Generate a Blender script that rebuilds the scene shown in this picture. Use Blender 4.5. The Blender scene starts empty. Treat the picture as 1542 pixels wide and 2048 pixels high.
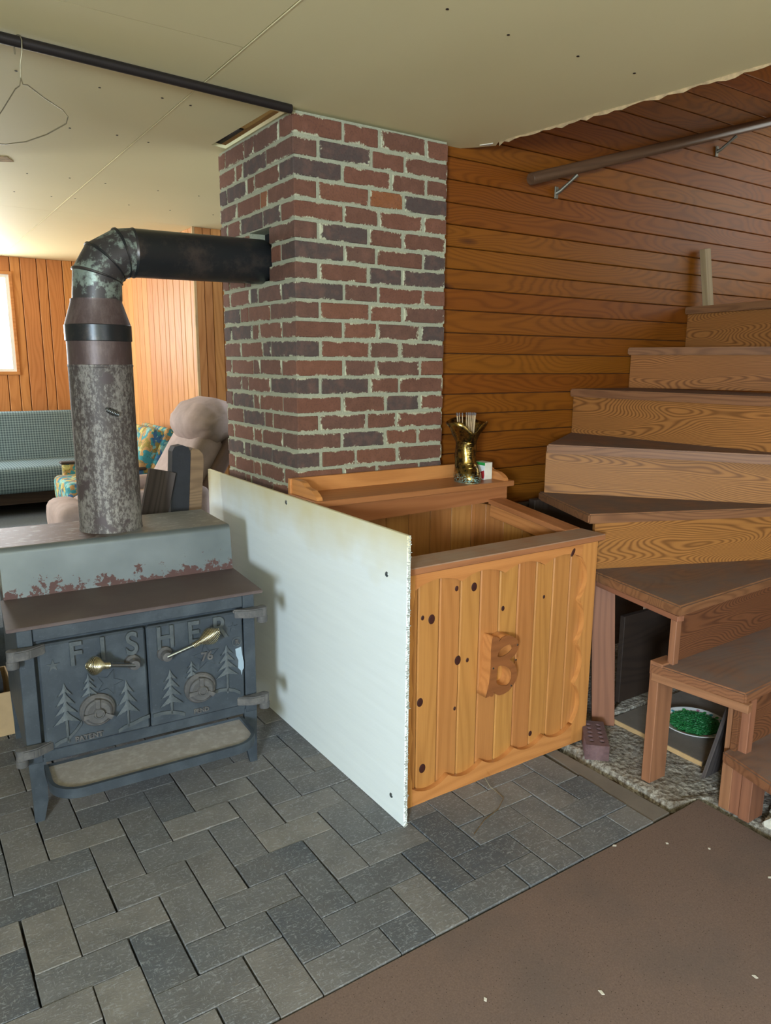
import bpy, bmesh, math, random
from mathutils import Vector, Matrix
random.seed(7)
S = bpy.context.scene
COL = S.collection
PI = math.pi

# ------------------------------------------------------------ camera
cam = bpy.data.cameras.new('camera')
cam.sensor_fit = 'AUTO'; cam.sensor_width = 36.0
cam.lens = 1480.87 / 2048 * 36.0
cam.clip_start = 0.02
co = bpy.data.objects.new('camera', cam); COL.objects.link(co)
yaw, pitch, roll = math.radians(33.8204), math.radians(-11.3991), math.radians(0.4136)
fw = Vector((math.sin(yaw)*math.cos(pitch), math.cos(yaw)*math.cos(pitch), math.sin(pitch)))
rt = Vector((math.cos(yaw), -math.sin(yaw), 0)); up = rt.cross(fw)
r2 = rt*math.cos(roll) + up*math.sin(roll); u2 = up*math.cos(roll) - rt*math.sin(roll)
co.matrix_world = Matrix(((r2.x, u2.x, -fw.x, 0), (r2.y, u2.y, -fw.y, 0), (r2.z, u2.z, -fw.z, 1.5), (0, 0, 0, 1)))
S.camera = co

# ------------------------------------------------------------ world, lights, exposure
w = bpy.data.worlds.new('World'); S.world = w; w.use_nodes = True
bg = w.node_tree.nodes['Background']
bg.inputs[0].default_value = (0.80, 0.90, 1.0, 1); bg.inputs[1].default_value = 3.0
S.view_settings.view_transform = 'Standard'; S.view_settings.look = 'None'
S.view_settings.gamma = 1.0; S.view_settings.use_curve_mapping = False
S.view_settings.exposure = 0.45

def area(name, loc, direction, sx, sy, power, color):
    l = bpy.data.lights.new(name, 'AREA'); l.shape = 'RECTANGLE'; l.size = sx; l.size_y = sy
    l.energy = power; l.color = color
    o = bpy.data.objects.new(name, l); COL.objects.link(o); o.location = loc
    o.rotation_euler = Vector(direction).to_track_quat('-Z', 'Z').to_euler()
    return o
# daylight entering by the window openings of the room (one lamp per opening), plus one added fill
area('daylight_left', (-2.16, -1.75, 1.54), (1, 0, 0), .66, .70, 300, (0.68, 0.85, 1.0))
area('daylight_far_left', (-2.16, 6.35, 1.75), (1, 0, 0), 1.7, 1.0, 92, (0.93, 0.98, 1.0))
area('daylight_far_window', (.25, 7.93, 1.83), (0, -1, -.05), 1.6, .9, 60, (0.95, 0.98, 1.0))
area('fill_behind', (1.2, -2.56, 1.65), (0, 1, 0), 1.7, 1.1, 8, (0.9, 0.96, 1.0))  # added fill lamp; no window is known behind the camera
area('daylight_landing', (5.56, 1.75, 2.6), (-1, 0, 0), 1.2, 1.1, 6, (1.0, 0.93, 0.55))

# ------------------------------------------------------------ helpers
def lin(c):
    return tuple(((v/255)/12.92 if v <= 10 else (((v/255)+.055)/1.055)**2.4) for v in c) + (1,)

class NT:
    def __init__(s, name):
        s.m = bpy.data.materials.new(name); s.m.use_nodes = True
        s.t = s.m.node_tree; s.p = s.t.nodes['Principled BSDF']
    def n(s, typ, **kw):
        nd = s.t.nodes.new('ShaderNode'+typ)
        for k, v in kw.items():
            if hasattr(nd, k) and k not in ('inputs',): setattr(nd, k, v)
        return nd
    def set(s, sock, v):
        if isinstance(v, bpy.types.NodeSocket): s.t.links.new(v, sock)
        else: sock.default_value = v
    def math(s, op, a, b=0.0, c=0.0, clamp=False):
        nd = s.n('Math', operation=op); nd.use_clamp = clamp
        s.set(nd.inputs[0], a); s.set(nd.inputs[1], b); s.set(nd.inputs[2], c); return nd.outputs[0]
    def vec(s, op, a, b=(0, 0, 0)):
        nd = s.n('VectorMath', operation=op); s.set(nd.inputs[0], a); s.set(nd.inputs[1], b); return nd.outputs[0]
    def mix(s, f, a, b, mode='MIX'):
        nd = s.n('MixRGB', blend_type=mode); s.set(nd.inputs[0], f); s.set(nd.inputs[1], a); s.set(nd.inputs[2], b); return nd.outputs[0]
    def noise(s, v, scale, detail=3, rough=.5, dist=0.0):
        nd = s.n('TexNoise'); s.set(nd.inputs['Vector'], v); nd.inputs['Scale'].default_value = scale
        nd.inputs['Detail'].default_value = detail; nd.inputs['Roughness'].default_value = rough
        nd.inputs['Distortion'].default_value = dist; return nd.outputs['Fac']
    def vor(s, v, scale, feature='F1'):
        nd = s.n('TexVoronoi', feature=feature); s.set(nd.inputs['Vector'], v); nd.inputs['Scale'].default_value = scale
        return nd.outputs['Distance']
    def ramp(s, f, lo, hi):
        nd = s.n('MapRange'); s.set(nd.inputs[0], f); nd.inputs[1].default_value = lo; nd.inputs[2].default_value = hi
        return nd.outputs[0]
    def obj(s): return s.n('TexCoord').outputs['Object']
    def rnd(s): return s.n('ObjectInfo').outputs['Random']
    def sep(s, v):
        nd = s.n('SeparateXYZ'); s.set(nd.inputs[0], v); return nd.outputs
    def comb(s, x, y, z):
        nd = s.n('CombineXYZ'); s.set(nd.inputs[0], x); s.set(nd.inputs[1], y); s.set(nd.inputs[2], z); return nd.outputs[0]
    def shifted(s):
        r = s.rnd()
        return s.vec('ADD', s.obj(), s.comb(s.math('MULTIPLY', r, 41.3), s.math('MULTIPLY', r, 17.7), s.math('MULTIPLY', r, 29.1)))
    def bump(s, h, strength=.3, dist=.002):
        nd = s.n('Bump'); nd.inputs['Strength'].default_value = strength; nd.inputs['Distance'].default_value = dist
        s.set(nd.inputs['Height'], h); s.t.links.new(nd.outputs[0], s.p.inputs['Normal'])
    def out(s, color=None, rough=None, metal=None, spec=None):
        if color is not None: s.set(s.p.inputs['Base Color'], color)
        if rough is not None: s.set(s.p.inputs['Roughness'], rough)
        if metal is not None: s.set(s.p.inputs['Metallic'], metal)
        if spec is not None: s.set(s.p.inputs['Specular IOR Level'], spec)
        return s.m

def wood(name, c1, c2, ring=420, warp=22, knots=0.0, rough=.42, vary=.22, dust=0.0, dustc=(120, 112, 104), fine=.5, ksc=(1.6, 5.5, 5.5), kr=.10, bump=.25, spec=.4, con=.4, st=(1.1, 6, 6)):
    n = NT(name); P = n.shifted()
    n1 = n.noise(n.vec('MULTIPLY', P, st), 1.0, 1.5, .4)
    xyz = n.sep(P)
    v = n.math('ADD', xyz[1], n.math('MULTIPLY', xyz[2], .8))
    ph = n.math('ADD', n.math('MULTIPLY', v, ring), n.math('MULTIPLY', n1, warp))
    kd = None
    if knots > 0:
        kd = n.vor(n.vec('MULTIPLY', P, ksc), 1.0)
        ph = n.math('ADD', ph, n.math('DIVIDE', .8, n.math('ADD', kd, .12)))
    s = n.math('POWER', n.math('ADD', n.math('MULTIPLY', n.math('SINE', ph), .5), .5), 2.0)
    n2 = n.noise(n.vec('MULTIPLY', P, (7, 240, 240)), 1.0, 2, .6)
    f = n.math('ADD', n.math('MULTIPLY', s, con), n.math('MULTIPLY', n.math('SUBTRACT', n2, .4), fine), clamp=True)
    col = n.mix(f, lin(c1), lin(c2))
    blot = n.noise(n.vec('MULTIPLY', P, (2.2, 5, 5)), 1.0, 2)
    val = n.math('ADD', 1 - vary*.9, n.math('ADD', n.math('MULTIPLY', n.rnd(), vary), n.math('MULTIPLY', blot, vary)))
    hsv = n.n('HueSaturation'); n.set(hsv.inputs['Color'], col); n.set(hsv.inputs['Value'], val)
    n.set(hsv.inputs['Hue'], n.math('ADD', .497, n.math('MULTIPLY', n.rnd(), .012)))
    col = hsv.outputs[0]
    if knots > 0:
        k = n.ramp(kd, kr+.03, kr-.01); col = n.mix(n.math('MULTIPLY', k, knots), col, lin((54, 26, 18)))
    if dust > 0:
        d = n.noise(P, 5.0, 5, .65); d2 = n.noise(P, 160, 2, .6)
        nz = n.ramp(n.sep(n.n('NewGeometry').outputs['True Normal'])[2], .3, .8)
        dd = n.math('MULTIPLY', n.math('MULTIPLY', n.ramp(n.math('ADD', d, n.math('MULTIPLY', d2, .3)), .35, .75), nz), dust, clamp=True)
        col = n.mix(dd, col, lin(dustc))
        n.bump(n2, bump, .0008)
        return n.out(col, n.math('ADD', rough, n.math('MULTIPLY', dd, .3)), spec=spec)
    n.bump(f, bump, .0008)
    return n.out(col, rough, spec=spec)

def plain(name, c, rough=.6, metal=0.0, amt=.12, scale=9, bump=0.0, bs=60):
    n = NT(name); P = n.shifted()
    d = n.noise(P, scale, 4, .6)
    a = tuple(v*(1-amt*2) for v in c); b = tuple(min(255, v*(1+amt)) for v in c)
    if bump: n.bump(n.noise(P, bs, 3, .6), bump, .003)
    return n.out(n.mix(d, lin(a), lin(b)), rough, metal)

WM = {}
def link(name, me, mat, parent=None, M=None, label=None):
    o = bpy.data.objects.new(name, me); COL.objects.link(o)
    if mat is not None and len(me.materials) == 0: me.materials.append(mat)
    M = M or Matrix.Identity(4); WM[o] = M
    o.matrix_world = M
    if parent is not None:
        o.parent = parent; o.matrix_parent_inverse = WM[parent].inverted(); o.matrix_basis = M
    else: o.matrix_basis = M
    if label: o['label'] = label
    return o
def thing(name, label, cat, loc=(0, 0, 0), rz=0, group=None):
    o = bpy.data.objects.new(name, None); COL.objects.link(o); o.empty_display_size = .05
    M = Matrix.Translation(loc) @ Matrix.Rotation(rz, 4, 'Z'); WM[o] = M; o.matrix_basis = M
    return tag(o, label, cat, group)
def tag(o, label, cat, group=None):
    o['label'] = label; o['category'] = cat
    if group: o['group'] = group
    return o
def struct(o): o['kind'] = 'structure'; return o
def tomesh(bm, name, smooth=False, ang=None):
    bmesh.ops.recalc_face_normals(bm, faces=bm.faces[:])
    me = bpy.data.meshes.new(name); bm.to_mesh(me); bm.free()
    if smooth:
        for p in me.polygons: p.use_smooth = True
        if ang: me.set_sharp_from_angle(angle=math.radians(ang))
    return me
def box_bm(sx, sy, sz, bev=0.0, bm=None, c=(0, 0, 0)):
    own = bm is None; b = bmesh.new()
    bmesh.ops.create_cube(b, size=1.0)
    for v in b.verts: v.co = Vector((v.co.x*sx, v.co.y*sy, v.co.z*sz))
    if bev > 0: bmesh.ops.bevel(b, geom=b.edges[:], offset=bev, segments=1, affect='EDGES')
    for v in b.verts: v.co += Vector(c)
    if own: return b
    me = bpy.data.meshes.new('t'); b.to_mesh(me); b.free(); bm.from_mesh(me); bpy.data.meshes.remove(me); return bm
def box(name, lo, hi, mat, parent=None, bev=.0015, label=None, axis='x', B=None):
    """box between two corners (in frame B); local X runs along axis (the grain)"""
    lo = Vector(lo); hi = Vector(hi); c = (lo+hi)/2; d = hi-lo
    R = {'x': Matrix.Identity(4), 'z': Matrix.Rotation(-PI/2, 4, 'Y'), 'y': Matrix.Rotation(PI/2, 4, 'Z')}[axis]
    s = {'x': (d.x, d.y, d.z), 'z': (d.z, d.y, d.x), 'y': (d.y, d.x, d.z)}[axis]
    M = Matrix.Translation(c) @ R
    if B is not None: M = B @ M
    return link(name, tomesh(box_bm(*s, min(bev, min(abs(v) for v in s)*.3)), name), mat, parent, M, label)
def frame(p0, p1, wdir):
    p0 = Vector(p0); p1 = Vector(p1); x = (p1-p0).normalized(); y = Vector(wdir); y = (y - x*y.dot(x)).normalized(); z = x.cross(y)
    c = (p0+p1)/2
    return Matrix(((x.x, y.x, z.x, c.x), (x.y, y.y, z.y, c.y), (x.z, y.z, z.z, c.z), (0, 0, 0, 1))), (p1-p0).length
def plank(name, p0, p1, wdir, wd, t, mat, parent=None, bev=.0015, label=None):
    M, L = frame(p0, p1, wdir)
    return link(name, tomesh(box_bm(L, wd, t, bev), name), mat, parent, M, label)
def prism_bm(pts, t0, t1):
    b = bmesh.new()
    lo = [b.verts.new((x, y, t0)) for x, y in pts]; hi = [b.verts.new((x, y, t1)) for x, y in pts]
    b.faces.new(lo[::-1]); b.faces.new(hi); n = len(pts)
    for i in range(n): b.faces.new((lo[i], lo[(i+1) % n], hi[(i+1) % n], hi[i]))
    return b
def prism(name, pts, t0, t1, mat, parent=None, M=None, bev=0.0, label=None):
    b = prism_bm(pts, t0, t1)
    bmesh.ops.recalc_face_normals(b, faces=b.faces[:])
    if bev: bmesh.ops.bevel(b, geom=b.edges[:], offset=bev, segments=2, affect='EDGES')
    return link(name, tomesh(b, name), mat, parent, M, label)
def tube_bm(pts, r, seg=10, bm=None, caps=True):
    b = bm or bmesh.new(); pts = [Vector(p) for p in pts]; rings = []; ref = None
    for i, p in enumerate(pts):
        t = (pts[min(i+1, len(pts)-1)] - pts[max(i-1, 0)]).normalized()
        if ref is None:
            ref = Vector((0, 0, 1)) if abs(t.z) < .9 else Vector((1, 0, 0))
        x = (ref - t*ref.dot(t)).normalized(); ref = x; y = t.cross(x)
        rr = r[i] if isinstance(r, (list, tuple)) else r
        rings.append([b.verts.new(p + (x*math.cos(a)+y*math.sin(a))*rr) for a in [2*PI*k/seg for k in range(seg)]])
    for a, c in zip(rings, rings[1:]):
        for k in range(seg): b.faces.new((a[k], a[(k+1) % seg], c[(k+1) % seg], c[k]))
    if caps: b.faces.new(rings[0][::-1]); b.faces.new(rings[-1])
    return b
def tube(name, pts, r, mat, parent=None, seg=10, M=None, label=None):
    return link(name, tomesh(tube_bm(pts, r, seg), name, True, 50), mat, parent, M, label)
def lathe_bm(prof, seg=40, bm=None, c=(0, 0, 0)):
    b = bm or bmesh.new(); rings = []; c = Vector(c)
    for r, z in prof:
        if r < 1e-6: rings.append([b.verts.new(c+Vector((0, 0, z)))])
        else: rings.append([b.verts.new(c+Vector((r*math.cos(2*PI*k/seg), r*math.sin(2*PI*k/seg), z))) for k in range(seg)])
    for a, d in zip(rings, rings[1:]):
        for k in range(seg):
            k2 = (k+1) % seg
            if len(a) == 1: b.faces.new((a[0], d[k2], d[k]))
            elif len(d) == 1: b.faces.new((a[k], a[k2], d[0]))
            else: b.faces.new((a[k], a[k2], d[k2], d[k]))
    return b
def lathe(name, prof, mat, parent=None, M=None, seg=40, label=None, ang=35):
    return link(name, tomesh(lathe_bm(prof, seg), name, True, ang), mat, parent, M, label)
def curve_mesh(loops, depth, bev=0.0):
    cu = bpy.data.curves.new('c', 'CURVE'); cu.dimensions = '2D'; cu.fill_mode = 'BOTH'; cu.extrude = depth/2; cu.bevel_depth = bev
    for L in loops:
        sp = cu.splines.new('POLY'); sp.points.add(len(L)-1); sp.use_cyclic_u = True
        for p, q in zip(sp.points, L): p.co = (q[0], q[1], 0, 1)
    return conv(cu)
def conv(cu):
    o = bpy.data.objects.new('tmp', cu); COL.objects.link(o)
    dg = bpy.context.evaluated_depsgraph_get()
    me = bpy.data.meshes.new_from_object(o.evaluated_get(dg))
    bpy.data.objects.remove(o); me.materials.clear(); return me
def text_mesh(s, size, depth, bev=.0, sx=1.0):
    cu = bpy.data.curves.new('t', 'FONT'); cu.body = s; cu.size = size; cu.extrude = depth/2; cu.bevel_depth = bev
    cu.align_x = 'CENTER'; cu.align_y = 'CENTER'; cu.offset = size*.012
    me = conv(cu)
    for v in me.vertices: v.co.x *= sx
    return me
def upM(x, y, z, rz=0):   # a frame whose local XY plane is the vertical XZ plane facing -Y
    return Matrix.Translation((x, y, z)) @ Matrix.Rotation(rz, 4, 'Z') @ Matrix.Rotation(PI/2, 4, 'X')

# ------------------------------------------------------------ materials
M_wall = wood('wall_pine', (126, 70, 18), (86, 43, 8), ring=140, warp=150, knots=.8, rough=.5, vary=.2, ksc=(1.1, 4.2, 4.2), kr=.07, spec=.15, con=.4)
M_far = wood('far_panel', (190, 130, 80), (156, 98, 54), ring=150, warp=60, rough=.5, vary=.2, con=.4, spec=.2)
M_pine = wood('knotty_pine', (180, 120, 66), (144, 86, 42), ring=170, warp=45, rough=.36, vary=.1, con=.3, fine=.7, st=(.8, 7, 7))
M_pine2 = wood('pine_trim', (196, 130, 74), (158, 94, 46), ring=170, warp=40, rough=.38, vary=.1, con=.35)
M_letter = wood('letter_pine', (140, 84, 48), (108, 62, 34), ring=170, warp=40, rough=.4, vary=.05, con=.35)
M_knot = plain('knot', (60, 26, 20), .5, 0, .2, 60)
M_lid = wood('dusty_rail', (160, 104, 68), (124, 76, 46), ring=200, warp=30, rough=.45, vary=.08, dust=.6, dustc=(166, 154, 138), con=.35)
M_hutch = wood('hutch_shelf', (162, 100, 62), (130, 74, 42), ring=180, warp=40, rough=.36, vary=.08, con=.35)
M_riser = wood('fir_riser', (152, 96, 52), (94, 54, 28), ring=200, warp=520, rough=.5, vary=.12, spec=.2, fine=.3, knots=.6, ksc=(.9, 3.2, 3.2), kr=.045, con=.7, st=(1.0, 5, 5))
M_riserd = wood('dark_riser', (112, 70, 46), (74, 44, 30), ring=200, warp=520, rough=.55, vary=.1, spec=.2, fine=.3, con=.7, st=(1.0, 5, 5))  # darker fir tone for the three lowest risers
M_tread = wood('worn_tread', (132, 88, 60), (92, 58, 40), ring=160, warp=120, rough=.5, vary=.1, dust=.85, dustc=(114, 100, 93), con=.5, spec=.25)
M_post = wood('stud_wood', (144, 95, 68), (110, 70, 49), ring=180, warp=30, rough=.6, vary=.14, con=.4)
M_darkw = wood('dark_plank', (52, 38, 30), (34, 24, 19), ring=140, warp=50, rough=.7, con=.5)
M_weather = wood('weathered', (90, 80, 76), (52, 44, 42), ring=220, warp=60, rough=.85, bump=.8, con=.5)
M_char = plain('charred', (40, 40, 44), .75, 0, .2, 14, .5, 60)
M_bark = wood('bark_side', (140, 112, 84), (92, 70, 52), ring=40, warp=110, rough=.85, bump=.8, con=.4)
M_rail = wood('handrail_wood', (96, 70, 50), (66, 46, 32), ring=200, warp=30, rough=.35)
M_grey2x4 = wood('grey_lumber', (150, 126, 92), (120, 98, 70), ring=150, warp=30, rough=.7)

def brick_mat(axis):
    n = NT('brick'); P = n.shifted(); r = n.rnd(); g = n.n('TexCoord').outputs['Generated']
    cr = n.n('ValToRGB'); n.set(cr.inputs[0], r); e = cr.color_ramp; e.interpolation = 'CONSTANT'
    cols = [(0, (104, 70, 55)), (.20, (114, 75, 57)), (.38, (98, 70, 58)), (.54, (80, 67, 62)), (.80, (110, 72, 56)), (.96, (132, 82, 50))]
    e.elements[0].position = 0; e.elements[0].color = lin(cols[0][1]); e.elements[1].position = cols[1][0]; e.elements[1].color = lin(cols[1][1])
    for p, c in cols[2:]:
        q = e.elements.new(p); q.color = lin(c)
    spk = n.noise(P, 130, 3, .7); blot = n.noise(P, 22, 3, .6)
    col = n.mix(n.math('MULTIPLY', n.ramp(spk, .5, .75), .55), cr.outputs[0], lin((70, 46, 42)))
    col = n.mix(n.math('MULTIPLY', n.ramp(blot, .45, .8), .3), col, lin((150, 104, 86)))
    x, y, z = n.sep(g)
    ez = n.math('MINIMUM', z, n.math('SUBTRACT', 1.0, z))
    if axis is not None:
        q = (x, y)[axis]; eq = n.math('MULTIPLY', n.math('MINIMUM', q, n.math('SUBTRACT', 1.0, q)), 2.2); ez = n.math('MINIMUM', ez, eq)
    big = n.noise(P, 16, 2); rag = n.noise(n.vec('MULTIPLY', P, (130, 130, 75)), 1.0, 4, .8)
    m = n.ramp(n.math('SUBTRACT', n.math('ADD', n.math('MULTIPLY', n.math('SUBTRACT', rag, .5), .5), n.math('MULTIPLY', n.math('SUBTRACT', big, .45), .55)), ez), .0, .04)
    col = n.mix(m, col, n.mix(rag, lin((150, 146, 112)), lin((206, 204, 178))))
    n.bump(n.math('ADD', spk, n.math('MULTIPLY', m, 1.5)), .5, .002)
    return n.out(col, .85, spec=.25)
M_brick, M_brickx, M_bricky = brick_mat(None), brick_mat(0), brick_mat(1)
def mortar():
    n = NT('mortar'); P = n.obj(); a = n.noise(P, 160, 4, .75); b = n.noise(P, 12, 3)
    col = n.mix(a, lin((132, 132, 108)), lin((198, 200, 176))); col = n.mix(n.math('MULTIPLY', b, .25), col, lin((170, 160, 130)))
    n.bump(a, .9, .006); return n.out(col, .95, spec=.1)
M_mortar = mortar()
def paver_mat():
    n = NT('paver'); P = n.shifted(); r = n.rnd()
    cr = n.n('ValToRGB'); n.set(cr.inputs[0], r); e = cr.color_ramp
    cols = [(0, (78, 82, 88)), (.25, (104, 104, 105)), (.5, (126, 121, 116)), (.75, (92, 95, 99)), (1, (130, 124, 117))]
    e.elements[0].color = lin(cols[0][1]); e.elements[1].color = lin(cols[-1][1])
    for p, c in cols[1:-1]:
        q = e.elements.new(p); q.color = lin(c)
    W = n.vec('ADD', P, n.comb(n.math('MULTIPLY', n.noise(P, 14, 2), .03), n.math('MULTIPLY', n.noise(P, 17, 2), .03), 0.0))
    sc = n.noise(n.vec('MULTIPLY', W, (60, 190, 60)), 1.0, 3, .65); sc2 = n.noise(n.vec('MULTIPLY', W, (210, 70, 60)), 1.0, 3, .65)
    s = n.math('MAXIMUM', n.ramp(sc, .56, .66), n.ramp(sc2, .58, .68))
    dirt = n.noise(P, 9, 4, .6)
    col = n.mix(n.math('MULTIPLY', n.ramp(dirt, .35, .7), .5), cr.outputs[0], lin((74, 73, 74)))
    wd = n.noise(n.n('NewGeometry').outputs['Position'], 2.2, 3, .55)
    col = n.mix(n.math('MULTIPLY', n.ramp(wd, .42, .7), .4), col, lin((132, 122, 112)))
    col = n.mix(n.math('MULTIPLY', s, .5), col, lin((158, 160, 162)))
    n.bump(n.math('ADD', sc, n.math('MULTIPLY', dirt, .8)), .45, .0025)
    return n.out(col, .72, spec=.3)
M_paver = paver_mat()
def pboard():
    n = NT('particle_board'); P = n.obj(); a = n.noise(P, 210, 3, .7); b = n.noise(P, 3.0, 4, .6); v = n.vor(P, 90)
    col = n.mix(a, lin((90, 72, 63)), lin((130, 108, 97)))
    col = n.mix(n.math('MULTIPLY', n.ramp(b, .45, .75), .5), col, lin((88, 80, 76)))
    col = n.mix(n.ramp(v, .13, .08), col, lin((60, 46, 38)))
    n.bump(a, .3, .001); return n.out(col, .8, spec=.25)
M_pb = pboard()
def rubble():
    n = NT('rubble'); P = n.obj(); a = n.noise(P, 55, 5, .75); v = n.vor(P, 45); c = n.noise(P, 7, 3)
    col = n.mix(n.ramp(a, .35, .65), lin((100, 88, 76)), lin((206, 198, 184)))
    col = n.mix(n.math('MULTIPLY', n.ramp(c, .45, .7), .7), col, lin((104, 86, 66)))
    n.bump(n.math('ADD', a, v), 1.0, .012); return n.out(col, .95, spec=.1)
M_rub = rubble()
M_dirt = plain('dirt_gap', (84, 62, 34), .95, 0, .35, 30, 1.0, 70)
M_strip = plain('grey_strip', (118, 108, 98), .8, 0, .1, 8, .2, 120)
def ceil_mat():
    n = NT('ceiling_paint'); P = n.obj(); a = n.noise(P, 1.2, 3); b = n.noise(P, 300, 2)
    col = n.mix(a, lin((224, 210, 160)), lin((234, 222, 176)))
    n.bump(b, .06, .001); return n.out(col, .62, spec=.3)
M_ceil = ceil_mat()
M_paper = plain('torn_board_edge', (176, 148, 108), .9, 0, .25, 40)
M_plaster = plain('plain_wall_paint', (196, 184, 156), .8)
M_carpet = plain('dark_carpet', (84, 92, 100), .95, 0, .15, 60, .4, 300)
def whiteboard():
    n = NT('cement_board'); P = n.obj(); x, y, z = n.sep(P)
    a = n.noise(n.vec('MULTIPLY', P, (3, 5, 40)), 1.0, 4, .6); st = n.noise(P, 4, 3); h = n.noise(P, 240, 2)
    edge = n.math('MULTIPLY', n.ramp(n.math('ADD', z, n.math('MULTIPLY', st, .25)), .44, .62), .8)
    col = n.mix(a, lin((222, 226, 224)), lin((234, 238, 236)))
    col = n.mix(edge, col, lin((206, 190, 138)))
    sp = n.ramp(n.noise(P, 26, 5, .75), .70, .78); col = n.mix(n.math('MULTIPLY', sp, .35), col, lin((150, 132, 96)))
    n.bump(n.math('ADD', h, n.math('MULTIPLY', a, 2)), .25, .001); return n.out(col, .8, spec=.25)
M_board = whiteboard()
M_frayed = plain('frayed_edge', (176, 176, 168), .95, 0, .35, 120, 1.0, 250)
def stove_mat(name, base, dustc, amt, rough=.5, scale=10):
    n = NT(name); P = n.obj(); a = n.noise(P, scale, 5, .65); b = n.noise(P, 90, 3, .7)
    col = n.mix(n.math('MULTIPLY', n.ramp(a, .45, .8), amt), lin(base), lin(dustc))
    col = n.mix(n.math('MULTIPLY', n.ramp(b, .62, .75), .3), col, lin(dustc))
    n.bump(b, .12, .001); return n.out(col, n.math('ADD', rough, n.math('MULTIPLY', a, .25)), .25)
M_iron = stove_mat('stove_iron', (60, 67, 75), (104, 112, 118), .45, .45)
M_iron2 = stove_mat('stove_cast_relief', (74, 80, 84), (120, 122, 122), .5, .5, 30)
M_grey = stove_mat('dusty_cast', (86, 84, 84), (132, 126, 122), .7, .6, 24)
M_shelfrust = stove_mat('rusty_plate', (92, 77, 75), (124, 112, 107), .5, .42, 6)
M_ash = stove_mat('ash_dust', (150, 142, 136), (184, 178, 172), .8, .8, 40)
M_black = plain('black_gap', (14, 14, 15), .8)
def riser_mat():
    n = NT('bare_steel_rust'); P = n.obj(); z = n.sep(P)[2]; a = n.noise(P, 26, 5, .7); b = n.noise(P, 5, 3)
    t = n.math('ADD', n.math('MULTIPLY', n.math('SUBTRACT', z, .700), -7.0), n.math('MULTIPLY', n.math('SUBTRACT', a, .5), 2.4))
    f = n.ramp(t, -.02, .05)
    col = n.mix(b, lin((74, 82, 85)), lin((130, 137, 137))); col = n.mix(f, col, lin((92, 66, 62)))
    n.bump(f, .2, .001); return n.out(col, n.math('ADD', .36, n.math('MULTIPLY', f, .3)), .45)
M_steelrust = riser_mat()
def topplate():
    n = NT('top_plate_rust'); P = n.obj(); a = n.noise(n.vec('MULTIPLY', P, (7, 22, 9)), 1.0, 5, .65)
    x = n.sep(P)[0]
    t = n.math('ADD', n.math('MULTIPLY', x, 1.2), n.math('SUBTRACT', a, .45))
    col = n.mix(n.ramp(t, -.12, .1), lin((96, 72, 66)), lin((130, 130, 126)))
    col = n.mix(n.ramp(n.noise(n.vec('MULTIPLY', P, (16, 60, 9)), 1.0, 4, .7), .56, .64), col, lin((168, 166, 162)))
    return n.out(col, .5, .3)
M_topplate = topplate()
def pipe_mat(name, c1, c2, lo, hi, rough, metal=.2, scale=40, st=(1, 1, .35)):
    n = NT(name); P = n.obj(); a = n.noise(n.vec('MULTIPLY', P, st), scale, 5, .75); b = n.noise(P, 7, 3)
    f = n.ramp(n.math('ADD', a, n.math('MULTIPLY', n.math('SUBTRACT', b, .5), .5)), lo, hi)
    n.bump(f, .15, .001); return n.out(n.mix(f, lin(c1), lin(c2)), rough, metal)
def flaky():
    n = NT('pipe_scaled'); P = n.obj(); a = n.noise(n.vec('MULTIPLY', P, (1, 1, .55)), 95, 5, .8); b = n.noise(n.vec('MULTIPLY', P, (1, 1, .4)), 9, 3); st = n.noise(n.vec('MULTIPLY', P, (60, 60, 2.0)), 1.0, 3)
    f = n.ramp(n.math('ADD', a, n.math('ADD', n.math('MULTIPLY', n.math('SUBTRACT', b, .5), .55), n.math('MULTIPLY', n.math('SUBTRACT', st, .5), .25))), .46, .62)
    col = n.mix(f, lin((76, 67, 64)), lin((140, 134, 127)))
    pt = n.ramp(n.noise(P, 7.5, 3, .6), .60, .63); col = n.mix(pt, col, lin((78, 66, 66)))
    n.bump(f, .2, .001); return n.out(col, .55, .2)
M_pipe = flaky()
M_pipe2 = pipe_mat('pipe_brown', (86, 70, 68), (112, 96, 92), .45, .7, .45, .3, 20)
M_pipeg = pipe_mat('pipe_elbow', (70, 66, 66), (138, 150, 140), .5, .6, .42, .4, 16, (1, 1, 1))
M_pipeb = pipe_mat('pipe_black', (44, 46, 48), (74, 66, 62), .5, .7, .32, .4, 10, (1, 1, 1))
M_rod = plain('black_rod', (44, 38, 36), .5, .4)
M_wire = plain('wire', (168, 158, 130), .4, .8, .1)
M_chrome = plain('spring_steel', (214, 206, 180), .22, 1.0, .05)
M_steel = plain('steel_rod', (150, 156, 160), .25, 1.0, .1)
M_screw = plain('screw', (130, 136, 136), .4, .8)
def brass():
    n = NT('aged_brass'); P = n.obj(); a = n.noise(P, 40, 4, .7); z = n.sep(P)[2]; b = n.noise(P, 120, 3, .7)
    col = n.mix(n.ramp(a, .45, .62), lin((150, 122, 62)), lin((56, 52, 38)))
    ver = n.math('MULTIPLY', n.ramp(z, .045, .02), n.ramp(b, .5, .6)); col = n.mix(ver, col, lin((120, 158, 150)))
    n.bump(a, .4, .003); return n.out(col, n.math('ADD', .22, n.math('MULTIPLY', ver, .5)), n.math('SUBTRACT', .95, ver))
M_brass = brass()
M_glass_n = NT('pane_glass')
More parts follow.
